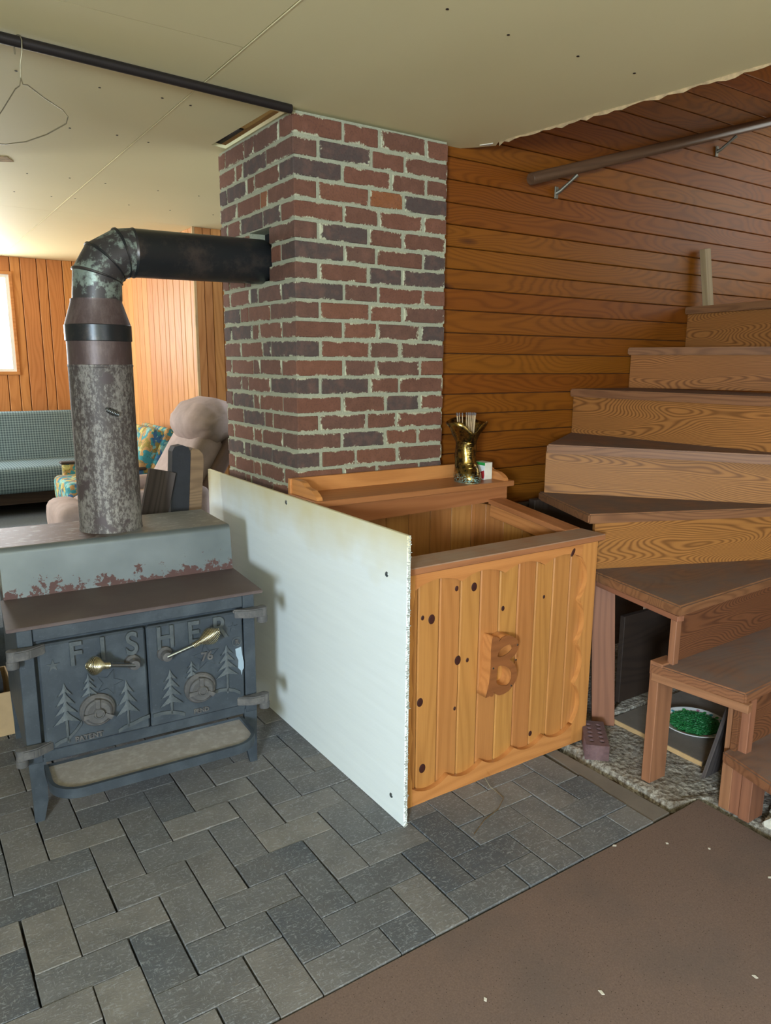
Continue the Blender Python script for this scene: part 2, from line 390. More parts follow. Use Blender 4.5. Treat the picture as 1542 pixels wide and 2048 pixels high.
def glass():
    n = M_glass_n; tr = n.n('BsdfTransparent'); gl = n.n('BsdfGlossy'); gl.inputs['Roughness'].default_value = .02
    mx = n.n('MixShader'); mx.inputs[0].default_value = .06
    n.t.links.new(tr.outputs[0], mx.inputs[1]); n.t.links.new(gl.outputs[0], mx.inputs[2])
    n.t.links.new(mx.outputs[0], n.t.nodes['Material Output'].inputs[0]); return n.m
M_glass = glass()
def check_fabric():
    n = NT('check_fabric'); P = n.obj()
    x, y, z = n.sep(P); k = 2*PI/.022
    u = n.math('SINE', n.math('MULTIPLY', x, k)); v = n.math('SINE', n.math('MULTIPLY', n.math('ADD', z, n.math('MULTIPLY', y, .8)), k))
    f = n.math('ADD', n.math('MULTIPLY', n.ramp(u, -.2, .2), .5), n.math('MULTIPLY', n.ramp(v, -.2, .2), .5))
    return n.out(n.mix(f, lin((66, 82, 92)), lin((124, 146, 152))), .9, spec=.2)
M_sofa = check_fabric()
def floral():
    n = NT('floral_fabric'); P = n.obj()
    W = n.vec('ADD', n.vec('MULTIPLY', P, (11, 11, 11)), n.comb(n.noise(P, 18, 2), n.noise(P, 23, 2), n.noise(P, 20, 2)))
    nd = n.n('TexVoronoi'); n.set(nd.inputs['Vector'], W); nd.inputs['Scale'].default_value = 2.3
    h = n.sep(nd.outputs['Color'])[0]
    cr = n.n('ValToRGB'); n.set(cr.inputs[0], h); e = cr.color_ramp; e.interpolation = 'CONSTANT'
    cols = [(0, (168, 130, 82)), (.26, (60, 128, 136)), (.46, (178, 168, 104)), (.62, (60, 98, 136)), (.75, (120, 164, 158)), (.88, (140, 122, 64))]
    e.elements[0].color = lin(cols[0][1]); e.elements[1].position = cols[1][0]; e.elements[1].color = lin(cols[1][1])
    for p, c in cols[2:]:
        q = e.elements.new(p); q.color = lin(c)
    ln = n.ramp(n.noise(P, 50, 3, .6), .44, .40)
    col = n.mix(n.math('MULTIPLY', ln, .5), cr.outputs[0], lin((58, 84, 70)))
    return n.out(col, .9, spec=.2)
M_floral = floral()
M_velour = plain('beige_velour', (160, 140, 132), .85, 0, .16, 8, .9, 14)
M_velour2 = plain('brown_velour', (110, 88, 78), .9, 0, .15, 6, .2, 80)
M_card = plain('cardboard', (190, 160, 122), .85, 0, .08, 8)
M_white = plain('white_enamel', (228, 230, 228), .4, 0, .03)
M_green = plain('pellet_green', (36, 122, 62), .6, 0, .25, 160)
M_teal = plain('plate_print', (70, 160, 170), .5)
M_pinkp = plain('plate_print_pink', (190, 120, 150), .5)
M_red = plain('box_red', (178, 44, 50), .5)
M_greenp = plain('box_green', (40, 160, 72), .5)
M_creamp = plain('box_cream', (206, 198, 180), .6)
M_match = plain('match_wood', (200, 170, 130), .7)
M_core = plain('cored_brick', (112, 84, 84), .85, 0, .15, 60, .6, 120)
M_lightw = plain('ply_face', (124, 114, 104), .8, 0, .1, 12, .2, 120)
M_plyedge = plain('ply_edge', (196, 160, 112), .8)
M_joist = wood('joist', (206, 160, 96), (176, 128, 70), ring=240, warp=8, rough=.7)
M_cream = plain('paint_flake', (214, 206, 190), .8)

# ============================================================ ROOM SHELL
ZC = 2.42
floor = struct(box('floor', (-2.3, -2.7, -.12), (6.1, 3.95, -.042), M_dirt, bev=0))
# raised far-room floor
box('carpet', (-2.3, 3.95, -.12), (6.1, 7.85, .2), M_carpet, floor, bev=0, label='dark blue-grey carpet of the raised far room')
# pavers, herringbone
ax, ay, X0, Y0 = .115, .1113, .617-4*.115, 1.346
pm = {}
def paver_mesh(sx, sy):
    k = (round(sx, 3), round(sy, 3))
    if k not in pm: pm[k] = tomesh(box_bm(sx, sy, .045, .0018), 'paving_brick')
    return pm[k]
def paver(x0, y0, x1, y1):
    x1 = min(x1, 2.005); g = .0022
    if x1-x0 < .03 or y1-y0 < .03: return
    j = lambda s: random.uniform(-s, s)
    M = Matrix.Translation(((x0+x1)/2+j(.0012), (y0+y1)/2+j(.0012), -.0225+j(.0016))) @ Matrix.Rotation(j(.006), 4, 'Z') @ Matrix.Rotation(j(.005), 4, 'X') @ Matrix.Rotation(j(.005), 4, 'Y')
    long_y = (y1-y0) > (x1-x0)
    link('paving_brick', paver_mesh(x1-x0-2*random.choice((.0016, .0026)), y1-y0-2*.0009), M_paver, floor, M)
NI0, NI1, NJ1 = -6, 17, 23
for i in range(NI0, NI1+1):
    for jj in range(0, NJ1):
        t = (i-jj-1) % 4
        xa, ya = X0+i*ax, Y0+jj*ay
        if t == 0: paver(xa, ya, xa+2*ax if i < NI1 else xa+ax, ya+ay)
        elif t == 1 and i == NI0: paver(xa, ya, xa+ax, ya+ay)
        elif t == 3: paver(xa, ya, xa+ax, ya+2*ay if jj < NJ1-1 else ya+ay)
        elif t == 2 and jj == 0: paver(xa, ya, xa+ax, ya+ay)
# brown particle board in front of the hearth
prism('particle_board', [(-2.29, -2.6), (2.17, -2.6), (2.205, .3), (2.222, 1.03), (2.238, 1.345), (2.14, 1.341), (-2.29, 1.341)], -.042, -.001, M_pb, floor, bev=.002, label='brown particle-board sheet in front of the brick hearth')
prism('wood_strip', [(1.986, 1.352), (2.089, 1.352), (2.074, 1.95), (2.026, 1.95)], -.042, -.004, M_strip, floor, bev=.003, label='grey strip along the right edge of the hearth')
# concrete pad below the stairs
def pad():
    b = bmesh.new(); nx, ny = 60, 60; g = {}
    def xl(y): return 2.275 if y < 1.38 else 2.128
    for a in range(nx+1):
        for c in range(ny+1):
            y = -.2 + 2.88*c/ny; x = xl(y) + (3.6-xl(y))*(a/nx)**1.3
            z = -.006 + random.uniform(-.004, .004) + .006*math.sin(x*23+y*9)*math.sin(y*31)
            if a == 0: z = -.04; x += random.uniform(-.012, .012)
            g[a, c] = b.verts.new((x, y, z))
    for a in range(nx):
        for c in range(ny): b.faces.new((g[a, c], g[a+1, c], g[a+1, c+1], g[a, c+1]))
    return tomesh(b, 'concrete_pad', True)
link('concrete_pad', pad(), M_rub, floor, label='rough pale concrete and rubble under the stairs')

# ceiling panels (children of the ceiling slab above them)
ceiling = struct(box('ceiling', (-2.3, -2.7, 2.60), (2.25, 7.85, 2.66), M_joist, bev=0))
def rect(a, b, c, d): return [(a, b), (c, b), (c, d), (a, d)]
def cpanel(loops, label=None):
    me = curve_mesh(loops, .014); return link('ceiling_panel', me, M_ceil, ceiling, Matrix.Translation((0, 0, ZC+.007)), label)
cpanel([rect(-2.3, -2.7, .998, 2.27-.0015)]); cpanel([rect(-2.3, 2.27+.001, .998, 5.266)])
cpanel([rect(-2.3, 5.268, .9985, 7.8)]); cpanel([rect(1.0015, 5.268, 5, 7.8)])
edge = []
Ny = 60
for k in range(Ny+1):
    y = 2.64 - 5.3*k/Ny; x = 2.257 + (2.64-y)*.1105 + random.uniform(-.004, .004)
    edge.append((x, y))
edge[0] = (2.30, 2.60); edge[1] = (2.272, 2.55)
cpanel([[(1.0015, -2.69)] + [(1.0015, 5.266), (2.10, 5.266), (2.10, 2.80), (2.20, 2.72), (2.252, 2.665)] + edge, [(1.304, 2.735), (1.362, 2.735), (1.362, 3.32), (1.289, 3.30)]])
# torn paper and plaster rim of the ceiling opening
b = bmesh.new()
hs = [random.uniform(.003, .016) for _ in range(Ny*3+2)]
for k in range(1, Ny):
    (x0, y0), (x1, y1) = edge[k], edge[k+1]
    for q in range(3):
        u0, u1 = q/3, (q+1)/3; A = (x0+(x1-x0)*u0, y0+(y1-y0)*u0); B2 = (x0+(x1-x0)*u1, y0+(y1-y0)*u1); ha, hb = hs[k*3+q], hs[k*3+q+1]
        vs = [b.verts.new(p) for p in ((A[0]+.001, A[1], ZC+.012), (B2[0]+.001, B2[1], ZC+.012), (B2[0]+.003, B2[1], ZC-hb), (A[0]+.003, A[1], ZC-ha))]
        ws = [b.verts.new(p) for p in ((A[0]+.005, A[1], ZC+.012), (B2[0]+.005, B2[1], ZC+.012), (B2[0]+.005, B2[1], ZC-hb), (A[0]+.005, A[1], ZC-ha))]
        b.faces.new(vs); b.faces.new(ws[::-1]); b.faces.new((vs[3], vs[2], ws[2], ws[3]))
link('torn_edge', tomesh(b, 'torn_edge'), M_paper, ceiling, label='ragged torn plasterboard rim of the stair opening')
prism('torn_flap', [(2.235, 2.63), (2.275, 2.61), (2.262, 2.575)], 2.398, 2.401, M_cream, ceiling, M=Matrix.Translation((0, 0, .019)))
prism('torn_flap', [(.50, 4.06), (.58, 4.02), (.62, 4.10), (.55, 4.14)], 2.396, 2.399, M_paper, ceiling, M=Matrix.Translation((0, 0, .02)), label='small torn scrap of ceiling paper')
# framing seen in the gap left of the chimney
box('joist', (1.318, 2.735, 2.437), (1.345, 3.06, 2.60), M_joist, ceiling, axis='y', label='tan framing timber in the ceiling gap')
box('joist', (1.27, 2.60, 2.437), (1.31, 2.70, 2.60), M_darkw, ceiling)
box('joist', (1.325, 3.08, 2.437), (1.345, 3.34, 2.60), M_darkw, ceiling)
# nails along the joists
nm = tomesh(lathe_bm([(0, .0), (.005, .0), (.004, .0015), (0, .0015)], 8), 'nail')
for y in (3.4, 2.85, 4.3, 4.8, 1.75, 1.2):
    for x in (.2, .45, .72, .93, 1.06, 1.34, 1.6, 1.86, 2.12):
        if 2.6 < y < 3.5 and 1.2 < x < 2.2: continue
        link('nail', nm, M_darkw if random.random() < .5 else M_cream, ceiling, Matrix.Translation((x+random.uniform(-.03, .03), y+random.uniform(-.02, .02), ZC-.0012)))
M_gl = M_darkw
# taped joint ridge along the long seam
box('seam_tape', (1.0018, -2.6, ZC-.0014), (1.0048, 7.7, ZC+.0005), M_ceil, ceiling, bev=0)

# walls
wl = struct(link('wall_left', tomesh(bmesh.new(), 'wall_left'), M_plaster))
def wall_holes(name, M, W, Hh, holes, t, mat):
    me = curve_mesh([rect(0, 0, W, Hh)] + [rect(*h) for h in holes], t)
    return struct(link(name, me, mat, None, M))
bpy.data.objects.remove(wl)
# local X runs along +Y, local Y is up
MX = Matrix(((0, 0, 1, -2.24), (1, 0, 0, -2.7), (0, 1, 0, -.12), (0, 0, 0, 1)))
wall_holes('wall_left', MX, 10.5, 2.8, [(.61, 1.30, 1.29, 2.02), (8.2, 1.37, 9.9, 2.37)], .08, M_plaster)
MB = Matrix(((1, 0, 0, -2.3), (0, 0, 1, -2.64), (0, 1, 0, -.12), (0, 0, 0, 1)))
wall_holes('wall_front', MB, 8.4, 5.3, [(2.65, 1.22, 4.35, 2.32)], .08, M_plaster)  # opening added for the fill lamp
MR = Matrix(((0, 0, 1, 5.62), (1, 0, 0, -2.7), (0, 1, 0, -.12), (0, 0, 0, 1)))
wall_holes('wall_right', MR, 5.5, 5.3, [(3.85, 2.17, 5.05, 3.27)], .08, M_far)
struct(box('light_blocker_wall', (-2.24, 4.15, -.042), (.22, 4.25, ZC), M_plaster, bev=0))  # unseen wall added to keep far-left daylight off the stove and board
struct(box('ceiling_upper', (2.0, -2.7, 5.1), (6.1, 2.9, 5.18), M_far, bev=0))
struct(box('wall_upper', (2.18, -2.7, 2.66), (2.25, 2.75, 5.1), M_far, bev=0))

def plank_wall_h(name, x0, x1, zs, y, mat, t=.018):
    root = struct(box(name, (x0, y+t, zs[0]), (x1, y+t+.08, zs[-1]), M_darkw, bev=0))
    for a, c in zip(zs, zs[1:]):
        box('wall_plank', (x0, y+random.uniform(-.001, .001), a+.0014), (x1, y+t, c-.0014), mat, root, bev=.003)
    return root
zs = [2.38, 2.288, 2.193, 2.103, 2.009, 1.915, 1.83, 1.736, 1.636]
zz = sorted([2.38 + .0935*k for k in range(1, 30)] + zs + [1.636-.0925*k for k in range(1, 18)])
wall_back = plank_wall_h('wall_back', 2.085, 5.6, zz, 2.72, M_wall)
# far wall: vertical boards and the window
YF = 7.75
wf = struct(box('wall_far', (-2.3, YF+.02, .1), (2.1, YF+.10, 2.5), M_darkw, bev=0))
bx = [-2.25, -2.11, -1.97, -1.88, -1.74, -1.6, -1.51, -1.37, -1.23, -1.14, -1.0, -.86, -.77, -.63, -.49, -.40, -.26, -.12, -.03, .11, .25, .34, .48, .62, .71, .83, .965, 1.062, 1.148, 1.288, 1.374, 1.51, 1.60, 1.74, 1.83, 1.93]
WX0, WX1, WZ0, WZ1 = -.55, 1.045, 1.395, 2.262
for a, c in zip(bx, bx[1:]):
    segs = [(.2, ZC)]
    if c > WX0 and a < WX1: segs = [(.2, WZ0), (WZ1, ZC)]
    for z0, z1 in segs: box('wall_board', (a+.003, YF, z0), (c-.003, YF+.02, z1), M_far, wf, bev=.004, axis='z')
    if c > WX1 > a and a < WX1: box('wall_board', (WX1, YF, WZ0), (c-.003, YF+.02, WZ1), M_far, wf, bev=.004, axis='z')
# cut the far wall backing for the window: replace with four pieces
me = curve_mesh([rect(-2.3, .1, 2.1, 2.5), rect(WX0, WZ0, WX1, WZ1)], .08)
wf.data = me; me.materials.append(M_darkw)
Mw = Matrix(((1, 0, 0, 0), (0, 0, -1, YF+.06), (0, 1, 0, 0), (0, 0, 0, 1)))
wf.matrix_basis = Mw; WM[wf] = Mw
for ch in wf.children: ch.matrix_parent_inverse = Mw.inverted()
win = struct(link('window_1', curve_mesh([rect(WX0, WZ0, WX1, WZ1), rect(WX0+.03, WZ0+.025, WX1-.03, WZ1-.03)], .1), M_white, None, upM(0, YF+.05, 0)))
box('pane', (WX0+.03, YF+.07, WZ0+.025), (WX1-.03, YF+.074, WZ1-.03), M_glass, win, bev=0)
for (a, c) in (((WX0-.03, WZ0-.03), (WX1+.028, WZ0)), ((WX0-.03, WZ1), (WX1+.028, WZ1+.028)), ((WX1, WZ0), (WX1+.028, WZ1)), ((WX0-.03, WZ0), (WX0, WZ1))):
    box('casing', (a[0], YF-.012, a[1]), (c[0], YF+.004, c[1]), M_far, win, bev=.002, label='thin wooden window casing')
# side wall lit by the far window, and its return
XS, YS = 1.90, 5.28
wsd = struct(box('wall_side', (XS+.02, YS+.03, .2), (XS+.10, 7.76, 2.43), M_darkw, bev=0))
y = YS
while y < 7.74:
    wdt = random.choice([.145, .145, .09]); y1 = min(y+wdt, 7.745)
    box('wall_board', (XS, y+.003, .2), (XS+.02, y1-.003, ZC), M_far, wsd, bev=.004, axis='z'); y = y1
box('corner_trim', (XS-.006, YS-.008, .2), (XS+.012, YS+.012, ZC), M_plyedge, wsd, axis='z', label='pale corner bead')
wrt = struct(box('wall_return', (XS+.02, YS+.02, .2), (5.6, YS+.10, 2.43), M_darkw, bev=0))
x = XS+.012
while x < 3.2:
    wdt = random.choice([.10, .075, .06]); box('wall_board', (x+.002, YS, .2), (x+wdt-.002, YS+.02, ZC), M_far, wrt, bev=.003, axis='z'); x += wdt

# ============================================================ CHIMNEY
CX0, CX1, CY0, CY1 = 1.352, 2.08, 2.65, 3.386
chim = thing('chimney', 'red-brown brick chimney stack with thick pale mortar, floor to ceiling', 'chimney', (1.716, 3.02, 0))
RJ = [[1.569,1.737,1.967],[1.459,1.698,1.859],[1.564,1.793,1.97],[1.454,1.688,1.856],[1.57,1.735,1.958],[1.456,1.686,1.854],[1.573,1.724,1.961],[1.456,1.686,1.851],[1.569,1.734,1.962],[1.459,1.693,1.856],[1.565,1.73,1.952],[1.459,1.692,1.845],[1.567,1.726,1.953],[1.457,1.691,1.842],[1.559,1.772,1.953],[1.451,1.678,1.829],[1.557,1.773,1.945],[1.458,1.625,1.836],[1.563,1.729,1.954]]
LJ = [[2.769,3.006,3.102,3.307],[2.891,3.122,3.197],[2.776,3.009,3.082,3.301],[2.885,2.956,3.195],[2.769,2.936,3.159,3.307],[2.881,3.127,3.315],[2.773,2.942,3.133,3.346],[2.886,3.129,3.307],[2.777,3.001,3.076,3.302],[2.883,3.105,3.196],[2.777,2.999,3.067,3.298],[2.884,2.966,3.195],[2.784,2.995,3.067,3.312],[2.894,3.125,3.203],[2.782,3.01,3.075,3.309],[2.881,2.964,3.193],[2.791,2.993,3.079,3.311],[2.898,3.126,3.189],[2.783,3.016,3.095,3.301]]
CH = .0739; ZT = 2.402
HY0, HY1, HZ0, HZ1 = 2.862, 3.075, 1.825, 2.033      # the flue hole in the left face
b = bmesh.new()
def bxx(lo, hi): box_bm(hi[0]-lo[0], hi[1]-lo[1], hi[2]-lo[2], 0, b, ((lo[0]+hi[0])/2, (lo[1]+hi[1])/2, (lo[2]+hi[2])/2))
e = .0045
bxx((CX0+.11, CY0+e, -.04), (CX1-e, CY1-e, 2.41))
bxx((CX0+e, CY0+e, -.04), (CX0+.11, CY1-e, HZ0)); bxx((CX0+e, CY0+e, HZ1), (CX0+.11, CY1-e, 2.41))
bxx((CX0+e, CY0+e, HZ0), (CX0+.11, HY0, HZ1)); bxx((CX0+e, HY1, HZ0), (CX0+.11, CY1-e, HZ1))
box('flue_shade_plate', (CX0+.075, HY0-.005, HZ0-.005), (CX0+.085, HY1+.005, HZ1+.005), M_black, chim, bev=0, label='black plate standing in for the shade inside the flue')  # darkness of the flue hole painted as a black plate
link('mortar', tomesh(b, 'mortar'), M_mortar, chim, label='thick pale grey-green mortar')
def brick(lo, hi, mat=M_brick):
    j = lambda s: random.uniform(-s, s)
    c = [(a+d)/2 for a, d in zip(lo, hi)]; s = [d-a for a, d in zip(lo, hi)]
    M = Matrix.Translation((c[0]+j(.0015), c[1]+j(.0015), c[2]+j(.0018))) @ Matrix.Rotation(j(.008), 4, 'Z') @ Matrix.Rotation(j(.009), 4, 'Y' if s[0] > s[1] else 'X')
    link('brick', tomesh(box_bm(*s, .003), 'brick'), mat, chim, M)
g = .0065
for r in range(22):
    rj = RJ[r] if r < 19 else RJ[r-2-(r-19)//2*2 if r < 21 else 17+(r % 2)]; lj = LJ[r] if r < 19 else LJ[16+(r % 2)]
    if r >= 19: rj = RJ[16+(r % 2)]
    z1 = ZT - CH*r - (0 if r == 0 else g); z0 = ZT - CH*(r+1) + g
    brick((CX0, CY0, z0), (rj[0]-g, lj[0]-g, z1))
    X = rj + [CX1+g]
    for a, c in zip(X, X[1:]): brick((a+g, CY0, z0), (c-g, CY0+.1, z1), M_brickx)
    Y = lj + [CY1+g]
    for a, c in zip(Y, Y[1:]):
        a2, c2 = a+g, c-g
        if z1 > HZ0+.01 and z0 < HZ1-.01:
            if a2 >= HY0 and c2 <= HY1: continue
            if a2 < HY0 < c2: c2 = min(c2, HY0)
            if a2 < HY1 < c2: a2 = max(a2, HY1)
            if c2-a2 < .015: continue
        brick((CX0, a2, z0), (CX0+.1, c2, z1), M_bricky)

# ============================================================ STOVE
SO = (.652, 2.45); SR = -.045
stove = thing('wood_stove', 'black cast-iron wood stove with two embossed doors, rusty step top and ash shelf', 'stove', (SO[0], SO[1], 0), SR)
SB = WM[stove]
def sbox(name, lo, hi, mat, bev=.002, label=None, parent=None, axis='x'): return box(name, lo, hi, mat, parent or stove, bev, label, axis, SB)
X_L, X_R = -.39, .395
# body shell with front frame
b = bmesh.new()
box_bm(X_R-X_L, .66, .46, .004, b, ((X_L+X_R)/2, .345, .44))
link('body', tomesh(b, 'body'), M_iron, stove, SB)
sbox('front_post', (X_L, -.008, .21), (-.345, .02, .667), M_iron); sbox('front_post', (.352, -.008, .21), (X_R, .02, .667), M_iron)
sbox('front_rail', (-.343, -.008, .625), (.350, .02, .667), M_iron); sbox('front_rail', (-.345, -.004, .205), (.352, .02, .243), M_iron)
# step top plates
pr = [(-.418, -.012, .667), (.43, -.012, .667), (.438, .33, .667), (-.408, .33, .667)]
prism('front_plate', [(-.418, -.014), (.428, -.014), (.438, .325), (-.408, .325)], .668, .679, M_shelfrust, stove, SB, .002, 'rusty brown lower top plate')
def quadslab(name, pts, t, mat, label=None):
    b = bmesh.new(); p = [Vector(q) for q in pts]; n = (p[1]-p[0]).cross(p[3]-p[0]).normalized()*t
    lo = [b.verts.new(q) for q in p]; hi = [b.verts.new(q-n) for q in p]
    b.faces.new(lo); b.faces.new(hi[::-1])
    for i in range(4): b.faces.new((lo[i], hi[i], hi[(i+1) % 4], lo[(i+1) % 4]))
    bmesh.ops.recalc_face_normals(b, faces=b.faces[:]); bmesh.ops.bevel(b, geom=b.edges[:], offset=.002, segments=2, affect='EDGES')
    return link(name, tomesh(b, name), mat, stove, SB, label)
# bent riser + top as a curved sheet
b = bmesh.new(); prof = [(.318, .679), (.322, .70), (.338, .835)]
for k in range(1, 6):
    a = PI/2*k/5; prof.append((.338+.022*(1-math.cos(a)), .835+.022*math.sin(a)))
rows = []
for (yy, z) in prof: rows.append([b.verts.new((x, yy, z)) for x in (-.398, -.1, .2, .433)])
for a, c in zip(rows, rows[1:]):
    for k in range(3): b.faces.new((a[k], a[k+1], c[k+1], c[k]))
link('step_riser', tomesh(b, 'step_riser', True), M_steelrust, stove, SB, 'grey bare-metal step with rust along its foot')
sbox('top_plate', (-.398, .360, .846), (.433, .705, .857), M_topplate, .002, 'streaked rusty upper top plate')
b = bmesh.new(); 
for sx in (-.397, .432):
    s = [(.318, .672), (.338, .835), (.345, .848), (.36, .853), (.70, .853), (.70, .672)]
    vs = [b.verts.new((sx, yy, z)) for yy, z in s]; b.faces.new(vs)
vs = [b.verts.new(q) for q in ((-.397, .70, .672), (.432, .70, .672), (.432, .70, .853), (-.397, .70, .853))]; b.faces.new(vs)
link('step_sides', tomesh(b, 'step_sides'), M_steelrust, stove, SB)
# doors
def door(x0, x1, z0, z1):
    d = sbox('door', (x0, -.022, z0), (x1, .004, z1), M_iron, .006)
    return d
dL = door(-.336, -.0025, .25, .615); dR = door(.0025, .344, .247, .615)
YD = -.0222
def relief(name, loops, x, z, parent, mat=None, d=.006, label=None, bev=.0):
    me = curve_mesh(loops, d, bev)
    return link(name, me, mat or M_iron2, parent, SB @ upM(x, YD, z), label)
def star(r, k=.42, n=5, rot=0): return [((r if i % 2 == 0 else r*k)*math.sin(rot+PI*i/n), (r if i % 2 == 0 else r*k)*math.cos(rot+PI*i/n)) for i in range(2*n)]
def glyph(s, size, x, z, parent, name='raised_letter', d=.009, sx=1.0, rot=0):
    me = text_mesh(s, size, d, .0008, sx)
    return link(name, me, M_iron2 if size > .05 else M_grey, parent, SB @ upM(x, YD-d/2, z) @ Matrix.Rotation(rot, 4, 'Z'), None)
for ch, x in (('F', -.226), ('I', -.142), ('S', -.049)): glyph(ch, .112, x, .566, dL, sx=.82)
for ch, x in (('H', .063), ('E', .161), ('R', .255)): glyph(ch, .112, x, .566, dR, sx=.82)
glyph('PATENT', .024, -.203, .271, dL, 'raised_word', .005); glyph('PEND', .022, .178, .270, dR, 'raised_word', .005)
glyph('76', .044, .206, .470, dR, 'raised_number', .006)
glyph('R', .022, .3185, .503, dR, 'raised_mark', .006)
def ring2(r0, r1, n=24): return [[(r1*math.cos(2*PI*k/n), r1*math.sin(2*PI*k/n)) for k in range(n)], [(r0*math.cos(2*PI*k/n), r0*math.sin(2*PI*k/n)) for k in range(n)]]
relief('raised_mark', ring2(.0145, .018), .3185, .503, dR)
relief('star', [star(.022, .36)], -.295, .541, dL); relief('star', [star(.018, .36)], .306, .561, dR, M_iron)
relief('star', [star(.048, .45, rot=.35), star(.0435, .43, rot=.35)], -.128, .445, dL, M_iron); relief('star', [star(.052, .45, rot=-.1), star(.0475, .43, rot=-.1)], .204, .470, dR, M_iron)
def pine(x, z0, ztip, hw, tiers, trunk, parent):
    """layered conifer in relief: tiers of drooping boughs with a toothed hem and a trunk"""
    H = ztip - z0; crown = z0 + H*trunk
    b = bmesh.new()
    th = (ztip-crown)/tiers
    for t in range(tiers):
        zt = ztip - th*t + (th*.25 if t else 0); zb = ztip - th*(t+1); wv = hw*(.42+.58*(t+1)/tiers)
        N = 12; hem = []
        for k in range(N+1):
            u = -1+2*k/N; zz = zb - .12*th + .28*th*(1-abs(u)) - (0 if k % 2 else .06*th); hem.append((u*wv, zz - th*.16*abs(u)))
        top = b.verts.new((0, zt, .003)); pv = [b.verts.new((px, pz, .011-.002*abs(px/wv))) for px, pz in hem]; bv = [b.verts.new((px, pz, -.001)) for px, pz in hem]
        sl = b.verts.new((-wv*.12, zt-.45*th, .006)); sr = b.verts.new((wv*.12, zt-.45*th, .006))
        h = N//2
        for k in range(N):
            apex = top if 3 <= k < N-3 else (sl if k < 3 else sr)
            b.faces.new((apex, pv[k], pv[k+1])); b.faces.new((pv[k], bv[k], bv[k+1], pv[k+1]))
        b.faces.new((top, sl, pv[3])); b.faces.new((top, pv[N-3], sr))
    box_bm(hw*.2, crown-z0+.01, .008, .001, b, (0, (z0+crown)/2, .002))
    return link('pine_tree', tomesh(b, 'pine_tree'), M_iron2, parent, SB @ upM(x, YD, 0))
pine(-.268, .272, .476, .041, 4, .36, dL); pine(-.193, .388, .492, .027, 3, .34, dL); pine(-.075, .276, .444, .038, 3, .34, dL)
pine(.073, .288, .450, .041, 4, .24, dR); pine(.149, .388, .466, .024, 3, .3, dR); pine(.278, .318, .500, .042, 4, .38, dR)
def hill(pts, parent):
    up_ = [(x, z+.007) for x, z in pts]; dn = [(x, z-.006) for x, z in pts[::-1]]
    relief('hill', [up_+dn], 0, 0, parent, d=.012)
hill([(-.308, .268), (-.29, .276), (-.266, .281), (-.245, .300), (-.222, .328)], dL); hill([(-.11, .264), (-.09, .274), (-.062, .280), (-.03, .290), (-.004, .294)], dL)
hill([(.008, .291), (.04, .293), (.068, .290), (.095, .281), (.118, .270)], dR); hill([(.228, .327), (.25, .330), (.28, .326), (.305, .316), (.325, .302)], dR)
# paint drip
relief('paint_drip', [[(-.012, .045), (.010, .05), (.013, .02), (.018, -.01), (.018, -.035), (.012, -.042), (.008, -.06), (.006, -.042), (-.004, -.03), (-.002, 0), (-.010, .02)]], .325, .43, dR, plain('drip_paint', (158, 176, 190), .6), .002, 'pale blue-grey paint drip')
# draft dials
def dial(x, z, parent):
    Mx = SB @ upM(x, YD, z)
    d = lathe('draft_cap', [(0, .0), (.056, 0), (.056, .012), (.050, .020), (.044, .020), (.043, .030), (.036, .036), (.018, .034), (.017, .046), (.0155, .048), (.012, .048), (.0118, .043), (0, .043)], M_grey, parent, Mx, 40)
    return d
def dial_parts(x, z, parent):
    d = dial(x, z, parent)
    Mx = SB @ upM(x, YD, z)
    for a in (-.5, 1.65, 3.3):
        me = tomesh(prism_bm([(.015, -.005), (.046, -.009), (.050, .006), (.020, .007)], .028, .041), 'rib')
        for v in me.vertices:
            c, s_ = math.cos(a), math.sin(a); v.co.x, v.co.y = v.co.x*c - v.co.y*s_, v.co.x*s_ + v.co.y*c
        o = link('dial_fin', me, M_grey, parent, Mx)
dial_parts(-.172, .362, dL); dial_parts(.175, .360, dR)
# hinges: lug on the door arm plus barrel
def hinge(sx, z, yy=-.012):
    x0, x1 = (.31, .415) if sx > 0 else (-.31, -.408)
    n = 8; top = []
    for k in range(n+1):
        u = k/n; x = x0 + (x1-x0)*u; hw_ = .007 + .012*min(1, u*1.5); top.append((x, hw_))
    pts = [(x, yy-.022*min(1, (abs(x)-.30)/.06) - h) for x, h in top] + [(x, yy-.022*min(1, (abs(x)-.30)/.06) + h) for x, h in top[::-1]]
    ex, ey = x1, yy-.022
    if sx < 0: pts = pts[::-1]
    prism('hinge_arm', pts, z-.016, z+.016, M_grey, dR if sx > 0 else dL, SB, .004)
    lathe('hinge_barrel', [(0, -.04), (.019, -.04), (.019, -.018), (.017, -.0165), (.017, .0165), (.012, .019), (0, .02)], M_grey, stove, SB @ Matrix.Translation((x1, yy-.022, z)), 18)
hinge(-1, .601); hinge(1, .607); hinge(-1, .268); hinge(1, .268)
